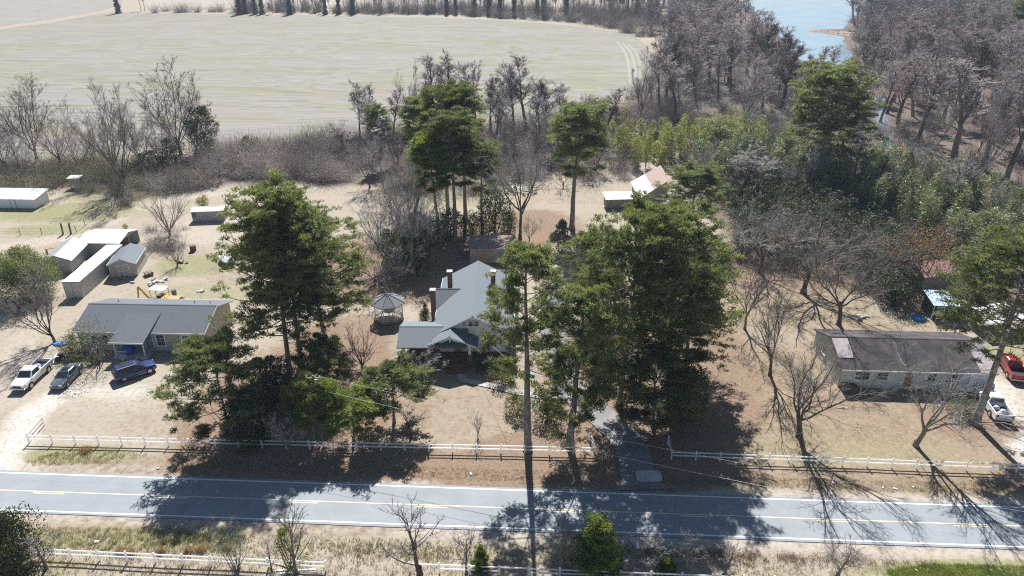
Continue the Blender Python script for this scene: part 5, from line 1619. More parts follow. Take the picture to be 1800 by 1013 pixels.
# blue-roofed shed
bsd = thing('blue_roof_shed', 'dark green garden shed with a light blue roof and white window', 'shed', (*G(1650, 553)[:2], 0), -.1)
green_sd = mat('dark_green_siding', (0.05, 0.065, 0.06), (0.07, 0.085, 0.08), 2, .7, stretch=(1, 1, 6))
MB().hexa([(-1.7, -1.6, 0), (2.2, -1.6, 0), (2.2, 1.8, 0), (-1.7, 1.8, 0)], [(-1.7, -1.6, 2.3), (2.2, -1.6, 2.3), (2.2, 1.8, 2.75), (-1.7, 1.8, 2.75)]).build('wall', green_sd, bsd)
MB().hexa([(-2.0, -1.95, 2.27), (2.5, -1.95, 2.27), (2.5, 2.0, 2.80), (-2.0, 2.0, 2.80)], [(-2.0, -1.95, 2.33), (2.5, -1.95, 2.33), (2.5, 2.0, 2.86), (-2.0, 2.0, 2.86)]).build('roof', mat('light_blue_roof', (0.40, 0.54, 0.66), (0.50, 0.62, 0.72), 1.5, .5, stretch=(6, 1, 1)), bsd)
window(bsd, '-y', -.75, -1.6, .95, .8, .95, nz_=2)
mb = MB().box((-1.7, -1.62, 1.12), (.12, .06, 2.24)); mb.box((.35, -1.62, 1.12), (.12, .06, 2.24)); mb.box((2.2, -1.62, 1.12), (.12, .06, 2.24))
mb.build('corner_board', white_paint, bsd)
door(bsd, '-y', 1.2, -1.6, .05, 1.0, 2.0, green_sd)
# red-roofed little building behind the pines, and white tent-like carport right
rr = thing('red_roof_hut', 'little hut with a faded red roof seen between the pines behind the white house', 'hut', (*G(758, 325)[:2], 0), .1)
gable(rr, 0, 0, 4.0, 4.0, 2.2, 3.2, wood_grey, mat('faded_red_roof', (0.20, 0.09, 0.10), (0.28, 0.15, 0.16), 1.5, .7), th=.08)
wc = thing('white_carport', 'white-roofed canopy half hidden behind the huge pine at the right', 'carport', (*G(1740, 575)[:2], 0), .1)
gable(wc, 0, 0, 5.5, 4.6, 2.2, 2.9, metal_white, metal_white, th=.06, wall=False)
for sx in (-2.5, 2.5):
    for sy in (-2.2, 2.2):
        MB().box((sx, sy, 1.08), (.1, .1, 2.16)).build('post', metal_grey, wc)

# ------------------------------------------------------------------ fences
post_me = MB().box((0, 0, .56), (.13, .13, 1.12)).add([(-.085, -.085, 1.121), (.085, -.085, 1.121), (.085, .085, 1.121), (-.085, .085, 1.121), (-.085, -.085, 1.16), (.085, -.085, 1.16), (.085, .085, 1.16), (-.085, .085, 1.16), (0, 0, 1.22)],
    [(3, 2, 1, 0), (0, 1, 5, 4), (1, 2, 6, 5), (2, 3, 7, 6), (3, 0, 4, 7), (4, 5, 8), (5, 6, 8), (6, 7, 8), (7, 4, 8)]).mesh('post', vinyl)
def rail_fence(label, pts, spacing=2.44, broken=()):
    o = np.array(pts[0][:2])
    t = thing('white_rail_fence', label, 'fence', (o[0], o[1], 0))
    pr_ = random.Random(3)
    last = None
    for a, b in zip(pts[:-1], pts[1:]):
        a, b = np.array(a[:2]) - o, np.array(b[:2]) - o
        L = np.linalg.norm(b - a)
        n = max(1, round(L / spacing))
        ang = math.atan2(*(b - a)[::-1])
        for k in range(n + 1):
            q = a + (b - a) * k / n
            if last is None or np.linalg.norm(q - last) > .3:
                p = link('post', post_me, t)
                p.location = (q[0], q[1], pr_.uniform(-.03, .03)); p.rotation_euler = (pr_.uniform(-.03, .03), pr_.uniform(-.03, .03), ang)
                last = q
        for j, z in enumerate((.52, .95)):
            for k in range(n):
                if (k, j) in broken: continue
                q0, q1 = a + (b - a) * (k / n), a + (b - a) * ((k + 1) / n)
                u = (q1 - q0) / np.linalg.norm(q1 - q0)
                q0, q1 = q0 + u * .068, q1 - u * .068
                c = (q0 + q1) / 2
                MB().box((c[0], c[1], z + pr_.uniform(-.015, .015)), (np.linalg.norm(q1 - q0), .045, .14), rz=ang).build('rail', vinyl, t)
    return t
rail_fence('white two-rail fence along the left half of the far side of the road', [G(78, 749), G(52, 779), G(1050, 801), G(1036, 776)])
rail_fence('white two-rail fence on the far side of the road right of the driveway', [G(1174, 782), G(1180, 808), G(1830, 832)])
rail_fence('white two-rail fence on the near side at the left, ending by fallen boards', [G(30, 978), G(573, 1004)])
rail_fence('white two-rail fence on the near side right of the gap', [G(721, 1006), G(1800, 1049)], broken=((0, 0), (3, 0), (8, 0)))
for i, (px, py, rz, ln) in enumerate([(520, 1003, .05, 3.2), (545, 1009, -.1, 2.2), (500, 1010, .15, 2.4)]):
    p = G(px, py)
    b_ = tag(MB().box((0, 0, .05), (ln, .14, .045), rz=0).build('fallen_board', vinyl), 'fallen white fence board lying in the grass by the near fence', 'board', 'fallen fence boards')
    b_.location = (p[0], p[1], .02 + .05 * i); b_.rotation_euler = (0, .02, rz)
# wire fences
def wire_fence(label, pts, spacing=4.0):
    o = np.array(pts[0][:2]); t = thing('wire_fence', label, 'fence', (o[0], o[1], 0))
    r = random.Random(5)
    me = MB().cyl((0, 0, -.1), (0, 0, 1.3), .06, n=6).mesh('post', wood_grey)
    for a, b in zip(pts[:-1], pts[1:]):
        a, b = np.array(a[:2]) - o, np.array(b[:2]) - o
        n = max(1, round(np.linalg.norm(b - a) / spacing))
        for k in range(n):
            q = a + (b - a) * k / n
            p = link('post', me, t); p.location = (q[0], q[1], 0); p.rotation_euler = (r.uniform(-.06, .06), r.uniform(-.06, .06), 0)
        for z in (.3, .7, 1.15):
            mb = MB().cyl((*a, z), (*b, z), .012, n=3); mb.build('wire', mat('fence_wire', (0.2, 0.18, 0.17), rough=.6), t)
    return t
wire_fence('wooden-posted wire fence round the left paddock', [G(-40, 414), G(112, 413), G(135, 409), G(178, 374), G(214, 347), G(226, 334)])
for px in (111, 125):
    p = G(px, 412)
    b_ = tag(MB().cyl((0, 0, -.2), (.12, 0, 2.1), .16, .14, n=8).build('gate_post', mat('dark_post', (0.07, 0.055, 0.05), (0.12, 0.1, 0.09), 3, .9)), 'thick dark gate post at the corner of the paddock', 'post', 'paddock gate posts')
    b_.location = (p[0], p[1], 0)

# ------------------------------------------------------------------ vehicles
def ring(x, w, z0, z1, c=.10, top=.9):
    return [(x, -w + c * .6, z0), (x, w - c * .6, z0), (x, w, z0 + c), (x, w, z0 + (z1 - z0) * .62), (x, w * top, z1 - .03), (x, w * top - .08, z1),
            (x, -w * top + .08, z1), (x, -w * top, z1 - .03), (x, -w, z0 + (z1 - z0) * .62), (x, -w, z0 + c)]
def quad_on(p00, p10, p11, p01, u0, u1, v0, v1, off=.008):
    """Panel inside a quad face (corner points), lifted off it."""
    p00, p10, p11, p01 = map(np.array, (p00, p10, p11, p01))
    def P(u, v): return (p00 * (1 - u) + p10 * u) * (1 - v) + (p01 * (1 - u) + p11 * u) * v
    q = [P(u0, v0), P(u1, v0), P(u1, v1), P(u0, v1)]
    n = np.cross(q[1] - q[0], q[3] - q[0]); n /= np.linalg.norm(n)
    return q, n
def panel(root, name, face, u0, u1, v0, v1, m, centre):
    q, n = quad_on(*face, u0, u1, v0, v1)
    if n @ (q[0] - np.array(centre)) < 0: n = -n
    mb = MB().hexa([p - n * .01 for p in q], [p + n * .012 for p in q])
    return mb.build(name, m, root)
def wheels(t, xs, yo, r, wd=.24):
    for x in xs:
        for sg in (-1, 1):
            y = sg * yo
            mb = MB().cyl((x, y - wd / 2, r), (x, y + wd / 2, r), r, n=20)
            w = mb.build('wheel', tyre_m, t, smooth=False)
            yy = y + sg * wd / 2
            rm = MB().cyl((x, yy - sg * .03, r), (x, yy + sg * .012, r), r * .66, n=14)
            for k in range(5):
                a = k * 2 * pi / 5
                rm.box((x + r * .33 * cos(a), yy + sg * .016, r + r * .33 * sin(a)), (r * .6, .02, r * .16), ry=-a)
            rm.build('rim', rim_m, w)
            MB().cyl((x, yy - sg * .10, r * 1.02), (x, yy - sg * .012, r * 1.02), r * 1.2, n=20).build('wheel_arch', black_trim, t)
def greenhouse(t, base, roof, wb, wr_, zb, zr, paint, nwin):
    """Cabin: base=(x rear,x front) at belt, roof=(x rear,x front) at roof; returns cabin."""
    b = [(base[0], -wb, zb), (base[1], -wb, zb), (base[1], wb, zb), (base[0], wb, zb)]
    r = [(roof[0], -wr_, zr - .07), (roof[1], -wr_, zr - .07), (roof[1], wr_, zr - .07), (roof[0], wr_, zr - .07)]
    r2 = [(roof[0] + .12, -wr_ + .13, zr), (roof[1] - .18, -wr_ + .13, zr), (roof[1] - .18, wr_ - .13, zr), (roof[0] + .12, wr_ - .13, zr)]
    c = MB().loft([b, r, r2]).build('cabin', paint, t)
    ctr = ((base[0] + base[1]) / 2, 0, (zb + zr) / 2)
    panel(t, 'windshield', (b[1], b[2], r[2], r[1]), .06, .94, .08, .92, glass_dark, ctr)
    panel(t, 'rear_window', (b[3], b[0], r[0], r[3]), .08, .92, .15, .9, glass_dark, ctr)
    for s, (p, q_, rr_, ss) in enumerate(((b[0], b[1], r[1], r[0]), (b[2], b[3], r[3], r[2]))):
        for k in range(nwin):
            e0, e1 = .06 + .88 * k / nwin + .015, .06 + .88 * (k + 1) / nwin - .015
            panel(t, 'side_window', (p, q_, rr_, ss), e0, e1, .1, .88, glass_dark, ctr)
    return c
light_m = mat('lamp_lens', (0.75, 0.77, 0.78), rough=.1)
tail_m = mat('tail_lens', (0.35, 0.02, 0.02), rough=.2)
def paint_m(name, col):
    return mat(name, col, rough=.28, spec=.5, coat=.6)
def heading(p_from, p_to):
    d = (p_to - p_from)[:2]
    return math.atan2(d[1], d[0])
def common(t, xf, xr, w, zl, m):
    for sg in (-1, 1):
        MB().box((xf, sg * (w - .25), zl), (.06, .36, .17)).build('headlight', light_m, t)
        MB().box((xr, sg * (w - .14), zl + .12), (.06, .18, .3)).build('taillight', tail_m, t)
        MB().box((xf - 1.55, sg * (w + .1), 1.12), (.10, .22, .16)).build('mirror', m, t, bevel=.03)
    MB().box((xf + .02, 0, zl - .05), (.05, w * 1.05, .16)).build('grille', black_trim, t)
def sedan(label, px, rz, col, name='parked_sedan', mname='grey_car_paint'):
    t = thing(name, label, 'car', (px[0], px[1], 0), rz)
    m = paint_m(mname, col)
    MB().loft([ring(-2.38, .72, .38, .88), ring(-2.25, .84, .26, 1.0), ring(-1.5, .90, .22, 1.03), ring(-.2, .91, .2, .98), ring(.9, .91, .2, .95), ring(1.9, .87, .24, .82), ring(2.3, .78, .28, .7), ring(2.42, .62, .34, .62)]).build('body', m, t, smooth=False, bevel=.03)
    greenhouse(t, (-1.75, 1.05), (-1.0, .25), .80, .62, .95, 1.44, m, 2)
    MB().box((-.25, 0, 1.443), (.7, .75, .02)).build('sunroof', glass_dark, t)
    wheels(t, (1.45, -1.4), .80, .33)
    common(t, 2.33, -2.36, .80, .66, m)
    return t
def suv(label, px, rz, col, mname, name='parked_suv'):
    t = thing(name, label, 'suv', (px[0], px[1], 0), rz)
    m = paint_m(mname, col)
    MB().loft([ring(-2.36, .78, .5, .98), ring(-2.25, .92, .34, 1.1), ring(-1.2, .95, .28, 1.1), ring(.6, .95, .28, 1.08), ring(1.4, .94, .28, 1.05), ring(2.1, .86, .32, .98), ring(2.36, .70, .40, .86)]).build('body', m, t, bevel=.04)
    greenhouse(t, (-2.28, 1.15), (-2.0, .35), .86, .70, 1.05, 1.68, m, 3)
    MB().box((-.75, 0, 1.684), (1.5, .95, .02)).build('sunroof', glass_dark, t)
    for sg in (-1, 1):
        MB().box((-.85, sg * .60, 1.72), (2.0, .04, .05)).build('roof_rail', chrome, t)
        MB().box((0, sg * .965, .36), (2.1, .02, .06)).build('sill_trim', chrome, t)
    wheels(t, (1.45, -1.4), .84, .37)
    common(t, 2.28, -2.33, .86, .78, m)
    return t
def pickup(label, px, rz, col, mname, crew=.35, name='parked_pickup', stripe=False):
    t = thing(name, label, 'pickup truck', (px[0], px[1], 0), rz)
    m = paint_m(mname, col)
    MB().loft([ring(-.62, .95, .42, 1.2, top=.96), ring(.9, .97, .40, 1.18, top=.95), ring(1.4, .97, .40, 1.16, top=.93), ring(2.5, .93, .42, 1.08, top=.9), ring(2.75, .86, .5, .98, top=.9)]).build('body', m, t, bevel=.04)
    greenhouse(t, (-.58, 1.35), (-.5, .62), .88, .72, 1.16, 1.82, m, 2)
    mb = MB()
    mb.box((-1.78, 0, .72), (2.3, 1.72, .08))
    for sg in (-1, 1):
        mb.hexa([(-2.94, sg * .86, .45), (-.64, sg * .86, .45), (-.64, sg * .97, .45), (-2.94, sg * .97, .45)], [(-2.94, sg * .84, 1.2), (-.64, sg * .84, 1.2), (-.64, sg * .95, 1.2), (-2.94, sg * .95, 1.2)])
    mb.box((-.68, 0, .95), (.06, 1.68, .5))
    mb.build('bed', m, t)
    MB().box((-1.8, 0, .775), (2.2, 1.66, .02)).build('bed_liner', black_trim, t)
    MB().box((-2.93, 0, .93), (.08, 1.68, .52)).build('tailgate', m, t, bevel=.02)
    for x, sgx in ((2.82, 1), (-3.02, -1)):
        MB().box((x, 0, .56), (.14, 1.84, .2)).build('bumper', chrome, t, bevel=.03)
    wheels(t, (1.75, -1.75), .86, .39, .27)
    common(t, 2.76, -2.97, .90, .86, m)
    if stripe:
        for y in (-.38, .38):
            MB().box((-.02, y, 1.826), (.95, .22, .008)).build('roof_stripe', mat('faded_red_patch', (0.50, 0.18, 0.12), (0.72, 0.55, 0.5), 5, .6), t)
    return t
a, b = G(87, 653), G(54, 684)
hd = heading(a, b)
mid = (a + b)[:2] / 2 + .86 * np.array((cos(hd - pi / 2), sin(hd - pi / 2)))
wp = pickup('white pickup with faded red patches on its cab roof, leftmost vehicle', mid, hd, (0.78, 0.78, 0.78), 'white_car_paint', stripe=True)
def bags(name, label, root, pts, m, categ='cargo'):
    M_ = root.matrix_basis.copy()
    from mathutils import Matrix, Vector
    T = Matrix.Translation(root.location) @ Matrix.Rotation(root.rotation_euler[2], 4, 'Z')
    for i, (x, y, r) in enumerate(pts):
        p = T @ Vector((x, y, .79))
        c = cover(name, label, categ, p[0], p[1], p[2], r, r * .8, r * .9, m, i + 9, label)
bag_w = mat('white_sack', (0.72, 0.72, 0.72), (0.58, 0.58, 0.6), 3, .6)
bags('cargo_sack', 'white sack lying in the bed of the white pickup at the left', wp, [(-1.1, .2, .42), (-1.7, -.2, .4), (-1.0, -.45, .3)], bag_w, 'sack')
a, b = G(141.5, 657), G(119.5, 680)
hd = heading(a, b); mid = (a + b)[:2] / 2 + .80 * np.array((cos(hd - pi / 2), sin(hd - pi / 2)))
sedan('grey sedan parked between the white pickup and the blue suv', mid, hd, (0.10, 0.12, 0.14))
a, b = G(220.7, 671), G(263, 657)
hd = heading(a, b); mid = (a + b)[:2] / 2 + .84 * np.array((cos(hd + pi / 2), sin(hd + pi / 2)))
suv('dark blue suv parked on the lawn before the beige house', mid, hd, (0.004, 0.026, 0.12), 'blue_car_paint')
a, b = G(1763, 746), G(1724, 692)
hd = heading(a, b); mid = (a + b)[:2] / 2
wp2 = pickup('white pickup with a loaded bed parked beside the huge leaning pine', mid, hd, (0.78, 0.78, 0.78), 'white_car_paint')
bags('cargo_bundle', 'grey bundle lying in the bed of the white pickup by the huge pine', wp2, [(-1.2, .25, .4), (-1.9, -.2, .42), (-2.3, .35, .3)], mat('grey_bundle', (0.42, 0.40, 0.42), (0.6, 0.58, 0.58), 3, .7), 'bundle')
a, b = G(1790, 675), G(1762, 632)
hd = heading(a, b); mid = (a + b)[:2] / 2
pickup('red pickup with an empty black bed at the right edge', mid, hd, (0.36, 0.012, 0.02), 'red_car_paint')
p = G(966, 566)
suv('dark navy vehicle parked in the shaded driveway behind the tall slim pine', (p[0], p[1] + 1.5), pi / 2 + .15, (0.014, 0.02, 0.06), 'navy_car_paint')

# quad bike ---------------------------------------------------------------------------
p = G(113, 632)
qb = thing('quad_bike', 'black and white quad bike parked by the low shrubs of the beige house', 'quad bike', (p[0], p[1], 0), .25)
for x in (-.6, .6):
    for y in (-.42, .42):
        MB().cyl((x, y - .13, .3), (x, y + .13, .3), .3, n=14).build('wheel', tyre_m, qb)
MB().loft([[(-.7, -.2, .4), (-.7, .2, .4), (-.7, .2, .65), (-.7, -.2, .65)], [(0, -.18, .35), (0, .18, .35), (0, .16, .75), (0, -.16, .75)], [(.75, -.2, .4), (.75, .2, .4), (.75, .15, .78), (.75, -.15, .78)]]).build('frame', black_trim, qb)
MB().box((-.25, 0, .82), (.7, .32, .12)).build('seat', black_trim, qb, bevel=.04)
for x in (-.62, .62):
    MB().box((x, 0, .70), (.55, 1.0, .05), ry=.1 * np.sign(x)).build('fender', white_paint, qb, bevel=.02)
MB().cyl((.35, -.38, 1.05), (.35, .38, 1.05), .03, n=6).cyl((.35, 0, .7), (.35, 0, 1.05), .04, n=6).build('handlebar', black_trim, qb)

# backhoe ---------------------------------------------------------------------------------
yel = mat('yellow_machine_paint', (0.52, 0.30, 0.07), (0.42, 0.26, 0.10), 2, .5)
p = G(283, 507, 2.7)
bh = thing('backhoe', 'old yellow backhoe with a white canopy behind the beige house', 'backhoe', (p[0], p[1], 0), -.08)
MB().box((1.2, 0, 1.0), (2.6, 1.1, .7)).build('hood', yel, bh, bevel=.05)
MB().box((-.2, 0, .7), (3.4, .8, .5)).build('chassis', black_trim, bh)
for x, r in ((-.7, .72), (2.0, .48)):
    for y in (-.85, .85):
        w = MB().cyl((x, y - .2, r), (x, y + .2, r), r, n=16).build('wheel', tyre_m, bh)
        MB().cyl((x, y - .21, r), (x, y + .21, r), r * .5, n=12).build('rim', yel, w)
MB().box((-.4, 0, 2.68), (2.3, 1.5, .1)).build('canopy', white_paint, bh, bevel=.02)
for x in (-1.4, .6):
    for y in (-.65, .65):
        MB().cyl((x, y, .95), (x, y, 2.64), .05, n=6).build('post', yel, bh)
MB().box((-.5, 0, 1.35), (.55, .5, .5)).build('seat', black_trim, bh)
mb = MB().cyl((-1.9, -.1, .9), (-3.2, -.3, 3.0), .17, .13, 6)
bo = mb.build('boom', yel, bh)
MB().cyl((-3.2, -.3, 3.0), (-3.5, -.45, .9), .13, .10, 6).build('dipper', yel, bo)
MB().box((-3.5, -.5, .55), (.5, .6, .6), ry=.3).build('bucket', yel, bo)
MB().box((3.2, 0, .45), (.7, 1.9, .6), ry=.25).build('loader_bucket', mat('rusty_orange_paint', (0.45, 0.22, 0.09), (0.36, 0.2, 0.12), 2, .6), bh)
for y in (-.55, .55):
    MB().cyl((.7, y, 1.3), (3.0, y, .6), .08, n=6).build('loader_arm', yel, bh)

# boat under a cover, bins, drums, junk ------------------------------------------------------
p = G(398, 462)
bt = thing('covered_boat', 'small white boat standing on the grass half behind the left grove', 'boat', (p[0], p[1], 0), 2.3)
rings = []
for x, w, zk in ((-2.2, .75, .35), (-.8, .9, .3), (.6, .8, .32), (1.6, .45, .5), (2.2, .06, .8)):
    rings.append([(x, -w * .3, zk), (x, w * .3, zk), (x, w, zk + .35), (x, w * 1.02, .98), (x, -w * 1.02, .98), (x, -w, zk + .35)])
MB().loft(rings).build('hull', white_paint, bt)
MB().loft([[(-2.1, -.72, .99), (-2.1, .72, .99), (-2.1, .2, 1.15), (-2.1, -.2, 1.15)], [(.4, -.8, .99), (.4, .8, .99), (.4, .3, 1.3), (.4, -.3, 1.3)], [(2.0, -.12, .99), (2.0, .12, .99), (2.0, .05, 1.02), (2.0, -.05, 1.02)]]).build('cover', mat('grey_blue_cover', (0.50, 0.54, 0.58), (0.6, 0.63, 0.66), 2, .6), bt)
MB().box((-.5, 0, .2), (3.0, .5, .12)).build('trailer', black_trim, bt)
for i, (px, py, lab, cc) in enumerate([(307, 520, 'grey lidded bin standing behind the beige house', (0.18, 0.18, 0.19))]):
    p = G(px, py)
    t = thing('trash_bin', lab, 'bin', (p[0], p[1], 0))
    MB().cyl((0, 0, 0), (0, 0, .9), .32, .38, 14).build('bin_body', mat('bin_grey', cc, rough=.6), t)
    MB().cyl((0, 0, .905), (0, 0, .97), .4, .36, 14).build('lid', mat('bin_lid', (0.10, 0.10, 0.11), rough=.6), t)
p = G(340, 441)
t = thing('burn_barrel', 'dark rusty barrel standing alone on the back lawn', 'barrel', (p[0], p[1], 0))
MB().cyl((0, 0, 0), (0, 0, .95), .5, n=14).build('drum', mat('burnt_rust', (0.08, 0.05, 0.045), (0.16, 0.09, 0.07), 4, .9), t)
MB().cyl((0, 0, .93), (0, 0, .98), .52, n=14).build('rim', mat('burnt_rim', (0.15, 0.09, 0.07), rough=.8), t)
# wooden swing-set / platform by the paddock and timber stacks
p = G(104, 447)
t = thing('timber_rack', 'brown timber rack behind the weathered shed', 'rack', (p[0], p[1], 0), .5)
for k in range(3):
    MB().box((-1.6 + 1.5 * k, 0, 1.25), (.14, 1.6, .14)).build('beam', wood_brown, t)
    for y in (-.7, .7):
        MB().box((-1.6 + 1.5 * k, y, .6), (.14, .14, 1.2)).build('post', wood_brown, t)
MB().box((0, 0, 1.36), (3.6, 1.0, .08)).build('boards', wood_brown, t)
MB().box((1.4, 0, 2.2), (1.2, 1.3, .08)).build('top_frame', rust, t)
for x in (.9, 1.9):
    MB().box((x, 0, 1.8), (.08, .08, .75)).build('upright', rust, t)
p = G(262, 484)
t = thing('pallet_stack', 'heap of old pallets beside the grey shingled shed', 'pallet', (p[0], p[1], 0), .6)
for k in range(4):
    mb = MB()
    for j in range(5):
        mb.box((0, -.5 + .25 * j, .12 + .16 * k), (1.2, .12, .03), rz=.1 * k)
    for j in (-1, 0, 1):
        mb.box((.5 * j, 0, .05 + .16 * k), (.08, 1.1, .1), rz=.1 * k)
    mb.build('pallet', wood_grey if k % 2 else wood_brown, t)
def junk(name, label, px, py, n, spread, m, seed, zmax=.5):
    r = random.Random(seed)
    p = G(px, py)
    mb = MB()
    for k in range(n):
        s_ = r.uniform(.2, .7)
        mb.box((r.gauss(0, spread), r.gauss(0, spread * .6), r.uniform(.05, zmax)), (s_, s_ * r.uniform(.5, 1), r.uniform(.05, .3)), r.uniform(0, 3), r.uniform(-.4, .4), r.uniform(-.4, .4))
    o = tag(mb.build(name, m), label, 'debris pile')
    o.location = (p[0], p[1], 0)
white_junk = mat('white_debris', (0.70, 0.70, 0.69), (0.45, 0.43, 0.42), 1.6, .7)
junk('debris_pile', 'white junk pile behind the great bare oak', 912, 338, 26, 1.9, white_junk, 1, 1.4)
junk('debris_pile', 'pale junk lying on the back lawn right of the lone tall pine', 1037, 325, 10, .9, white_junk, 2, .6)
junk('debris_pile', 'scattered litter beside the grey shingled shed', 275, 497, 14, 1.0, white_junk, 3, .2)
junk('debris_pile', 'small white scrap on the lawn behind the beige house', 352, 514, 3, .5, white_junk, 4, .2)
junk('stone_ring', 'ring of pale stones on the lawn behind the right house', 1508, 558, 12, .55, mat('pale_stone', (0.55, 0.50, 0.47), (0.40, 0.35, 0.32), 2, .9), 5, .3)
junk('debris_pile', 'white boards lying behind the flat-roofed outbuilding', 866, 415, 4, .8, white_junk, 6, .2)
junk('debris_pile', 'dark logs beside the dead bush-like tree', 324, 462, 5, .7, wood_grey, 8, .3)
for i, (px, py) in enumerate([(528, 817), (278, 824), (170, 953), (1102, 987), (1552, 858), (1573, 860), (1464, 849), (1610, 1003), (828, 834), (1605, 857)]):
    p = G(px, py)
    r = random.Random(i)
    o = tag(MB().box((0, 0, .05), (r.uniform(.2, .45), r.uniform(.12, .25), .06), rx=.2, ry=.15).build('litter_scrap', white_junk), 'scrap of white litter lying on the road verge', 'litter', 'litter scraps on the verges')
    o.location = (p[0], p[1], .02); o.rotation_euler = (0, 0, r.uniform(0, 3))
# paddling pool, dish
p = G(1613, 561)
t = thing('paddling_pool', 'round blue paddling pool behind the right house', 'paddling pool', (p[0], p[1], 0))
po = MB()
rb = [[(r_ * cos(a), r_ * sin(a), z) for a in np.arange(0, 6.28, 2 * pi / 20)] for r_, z in ((.70, 0), (.78, .3), (.72, .3), (.66, .06), (.01, .05))]
po.loft(rb)
po.build('rim', mat('pool_blue', (0.02, 0.20, 0.50), rough=.4), t)
MB().cyl((0, 0, .07), (0, 0, .12), .66, n=20).build('water', mat('pool_water', (0.10, 0.32, 0.52), rough=.1), t)
p = G(1644, 566)
t = thing('satellite_dish', 'pale dish on a pole in front of the blue-roofed shed', 'dish', (p[0], p[1], 0))
MB().cyl((0, 0, 0), (0, 0, 1.2), .04, n=6).build('pole', metal_grey, t)
MB().loft([[(.5 * f * cos(a), -.1 + .25 * f * f - .35 * f * sin(a) * .5, 1.35 + .45 * f * sin(a)) for a in np.arange(0, 6.28, .45)] for f in (.05, .5, 1)]).build('dish', metal_grey, t)
# grill / bin by the right house
p = G(1735, 690)
t = thing('gas_grill', 'white-lidded grill standing between the right house and the pickups', 'grill', (p[0], p[1], 0), .2)
MB().box((0, 0, .45), (1.0, .6, .8)).build('cart', black_trim, t, bevel=.03)
MB().cyl((-.5, 0, .9), (.5, 0, .9), .3, n=12).build('lid', white_paint, t)
# mailbox on the near verge
p = G(1119, 975)
t = thing('mailbox', 'white mailbox on a post at the near road edge opposite the driveway', 'mailbox', (p[0], p[1], 0))
MB().box((0, 0, .5), (.1, .1, 1.0)).build('post', wood_grey, t)
MB().prism([(-.12, 1.0), (.12, 1.0), (.12, 1.18), (.06, 1.25), (-.06, 1.25), (-.12, 1.18)], -.28, .28, 'y').build('box', white_paint, t)
MB().box((0, .29, 1.11), (.22, .012, .2)).build('door', metal_grey, t)
# broken concrete slab at the driveway mouth
p = G(1140, 840)
sl = MB().loft([[(x * 1.15, y * .75, z) for x, y in ((-1.05, -.9), (.2, -1.0), (1.05, -.8), (1.1, .5), (.9, 1.0), (-.3, 1.05), (-1.0, .9), (-1.1, .1))] for z in (0, .16)]).build('concrete_slab', concrete)
sl.location = (p[0], p[1], .12)
tag(sl, 'broken pale concrete slab lying at the mouth of the driveway', 'slab')
# bench in the shade of the porch gable
p = G(764, 640)
t = thing('garden_glider', 'pale blue covered garden seat in the shade before the porch', 'garden seat', (p[0], p[1], 0), .1)
MB().box((0, 0, .45), (1.7, .6, .08)).build('seat', metal_grey, t)
MB().hexa([(-.9, -.3, 1.2), (.9, -.3, 1.2), (.9, .4, 1.35), (-.9, .4, 1.35)], [(-.9, -.3, 1.23), (.9, -.3, 1.23), (.9, .4, 1.38), (-.9, .4, 1.38)]).build('canopy', mat('pale_blue_canvas', (0.40, 0.46, 0.55), rough=.8), t)
for x in (-.85, .85):
    MB().box((x, .25, .62), (.06, .06, 1.24)).build('leg', metal_grey, t)
# things fixed on the tall pine and the left lamp
p = G(928, 790)
t = thing('bird_box', 'small blue and dark box fixed high on the tall slim pine trunk', 'bird box', (p[0] + .35, p[1] - .1, hgt(928, 790, 660)), .3)
MB().box((0, 0, .0), (.34, .3, .42)).build('box', mat('box_navy', (0.03, 0.03, 0.10), rough=.5), t)
MB().box((-.12, -.02, .24), (.4, .36, .08), ry=.5).build('lid', mat('box_cyan', (0.15, 0.5, 0.62), rough=.5), t)

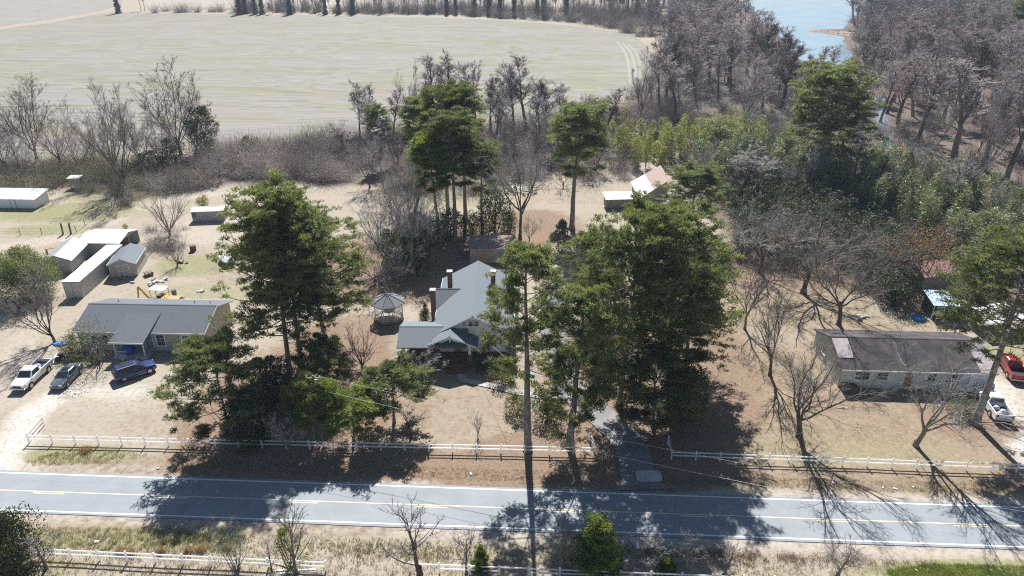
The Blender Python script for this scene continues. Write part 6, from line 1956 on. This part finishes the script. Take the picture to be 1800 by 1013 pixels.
# ------------------------------------------------------------------ utility pole and lines
up = G(566, 772)
zt = hgt(566, 772, 660)
pole = thing('utility_pole', 'grey utility pole standing in the small pine behind the left fence', 'utility pole', (up[0], up[1], 0))
MB().cyl((0, 0, -.2), (0, 0, zt), .14, .10, 10).build('pole', bark_grey, pole)
MB().box((0, 0, zt - .35), (1.5, .1, .12)).build('crossarm', wood_grey, pole)
mb = MB()
for x in (-.65, .2, .65):
    mb.cyl((x, 0, zt - .28), (x, 0, zt - .08), .05, n=6)
mb.build('insulator', metal_white, pole)
MB().cyl((.28, -.1, zt - 1.3), (.28, -.1, zt - .5), .2, n=12).build('transformer', metal_grey, pole)
def wire(label, pts, r=.025, m=None):
    pts = [np.array(p, float) for p in pts]
    q = []
    for a, b in zip(pts[:-1], pts[1:]):
        L = np.linalg.norm(b - a)
        for k in range(13):
            t_ = k / 12
            p_ = a + (b - a) * t_
            p_[2] -= L * .012 * 4 * t_ * (1 - t_)
            q.append(p_)
    Vw, Qw = tubes(np.array(q)[None], np.array([r]), np.array([r]), 5)
    o = link('power_line', mesh_np('power_line', Vw, Qw, m or mat('pale_cable', (0.55, 0.54, 0.52), rough=.5)))
    return tag(o, label, 'power line')
z1 = hgt(566, 772, 684)
e1 = G(1330, 834, z1)
far1 = np.array((up[0], up[1], z1)) + (e1 - np.array((up[0], up[1], z1))) * 2.2
wire('pale overhead cable running from the utility pole across the road to the right', [(up[0], up[1], z1), far1], .016)
e2 = G(1290, 800, zt - .2)
far2 = np.array((up[0], up[1], zt - .2)) + (e2 - np.array((up[0], up[1], zt - .2))) * 1.7
wire('thin upper wire from the utility pole over the driveway gate', [(up[0] + .6, up[1], zt - .1), far2], .011)
wire('thin service wire from the utility pole to the beige house', [(up[0] - .6, up[1], zt - .1), (-38.9, 80.0, 3.6)], .011)
wire('pale wire strung along the front of the beige house', [(-38.9, 78.2, 2.2), (-57.5, 77.6, 2.4)], .014)
wire('thin wire from the tall slim pine to the front gable of the white house', [(G(928, 790)[0] + .2, G(928, 790)[1], 9.0), (-4.0, 76.1, 4.1)], .014)

# ------------------------------------------------------------------ air: thin haze over the whole place
hz = MB()
hz.box((0, 770, 24.5), (2004, 1664, 52.0))
hm = bpy.data.materials.new("haze")
hm.use_nodes = True
hn = hm.node_tree
hn.nodes.remove(hn.nodes["Principled BSDF"])
pv = hn.nodes.new("ShaderNodeVolumePrincipled")
pv.inputs["Color"].default_value = (0.70, 0.82, 1.0, 1)
pv.inputs["Density"].default_value = 0.00019
pv.inputs["Anisotropy"].default_value = -0.1
hn.links.new(pv.outputs[0], hn.nodes["Material Output"].inputs["Volume"])
ho = hz.build("haze", hm)
tag(ho, kind='stuff')
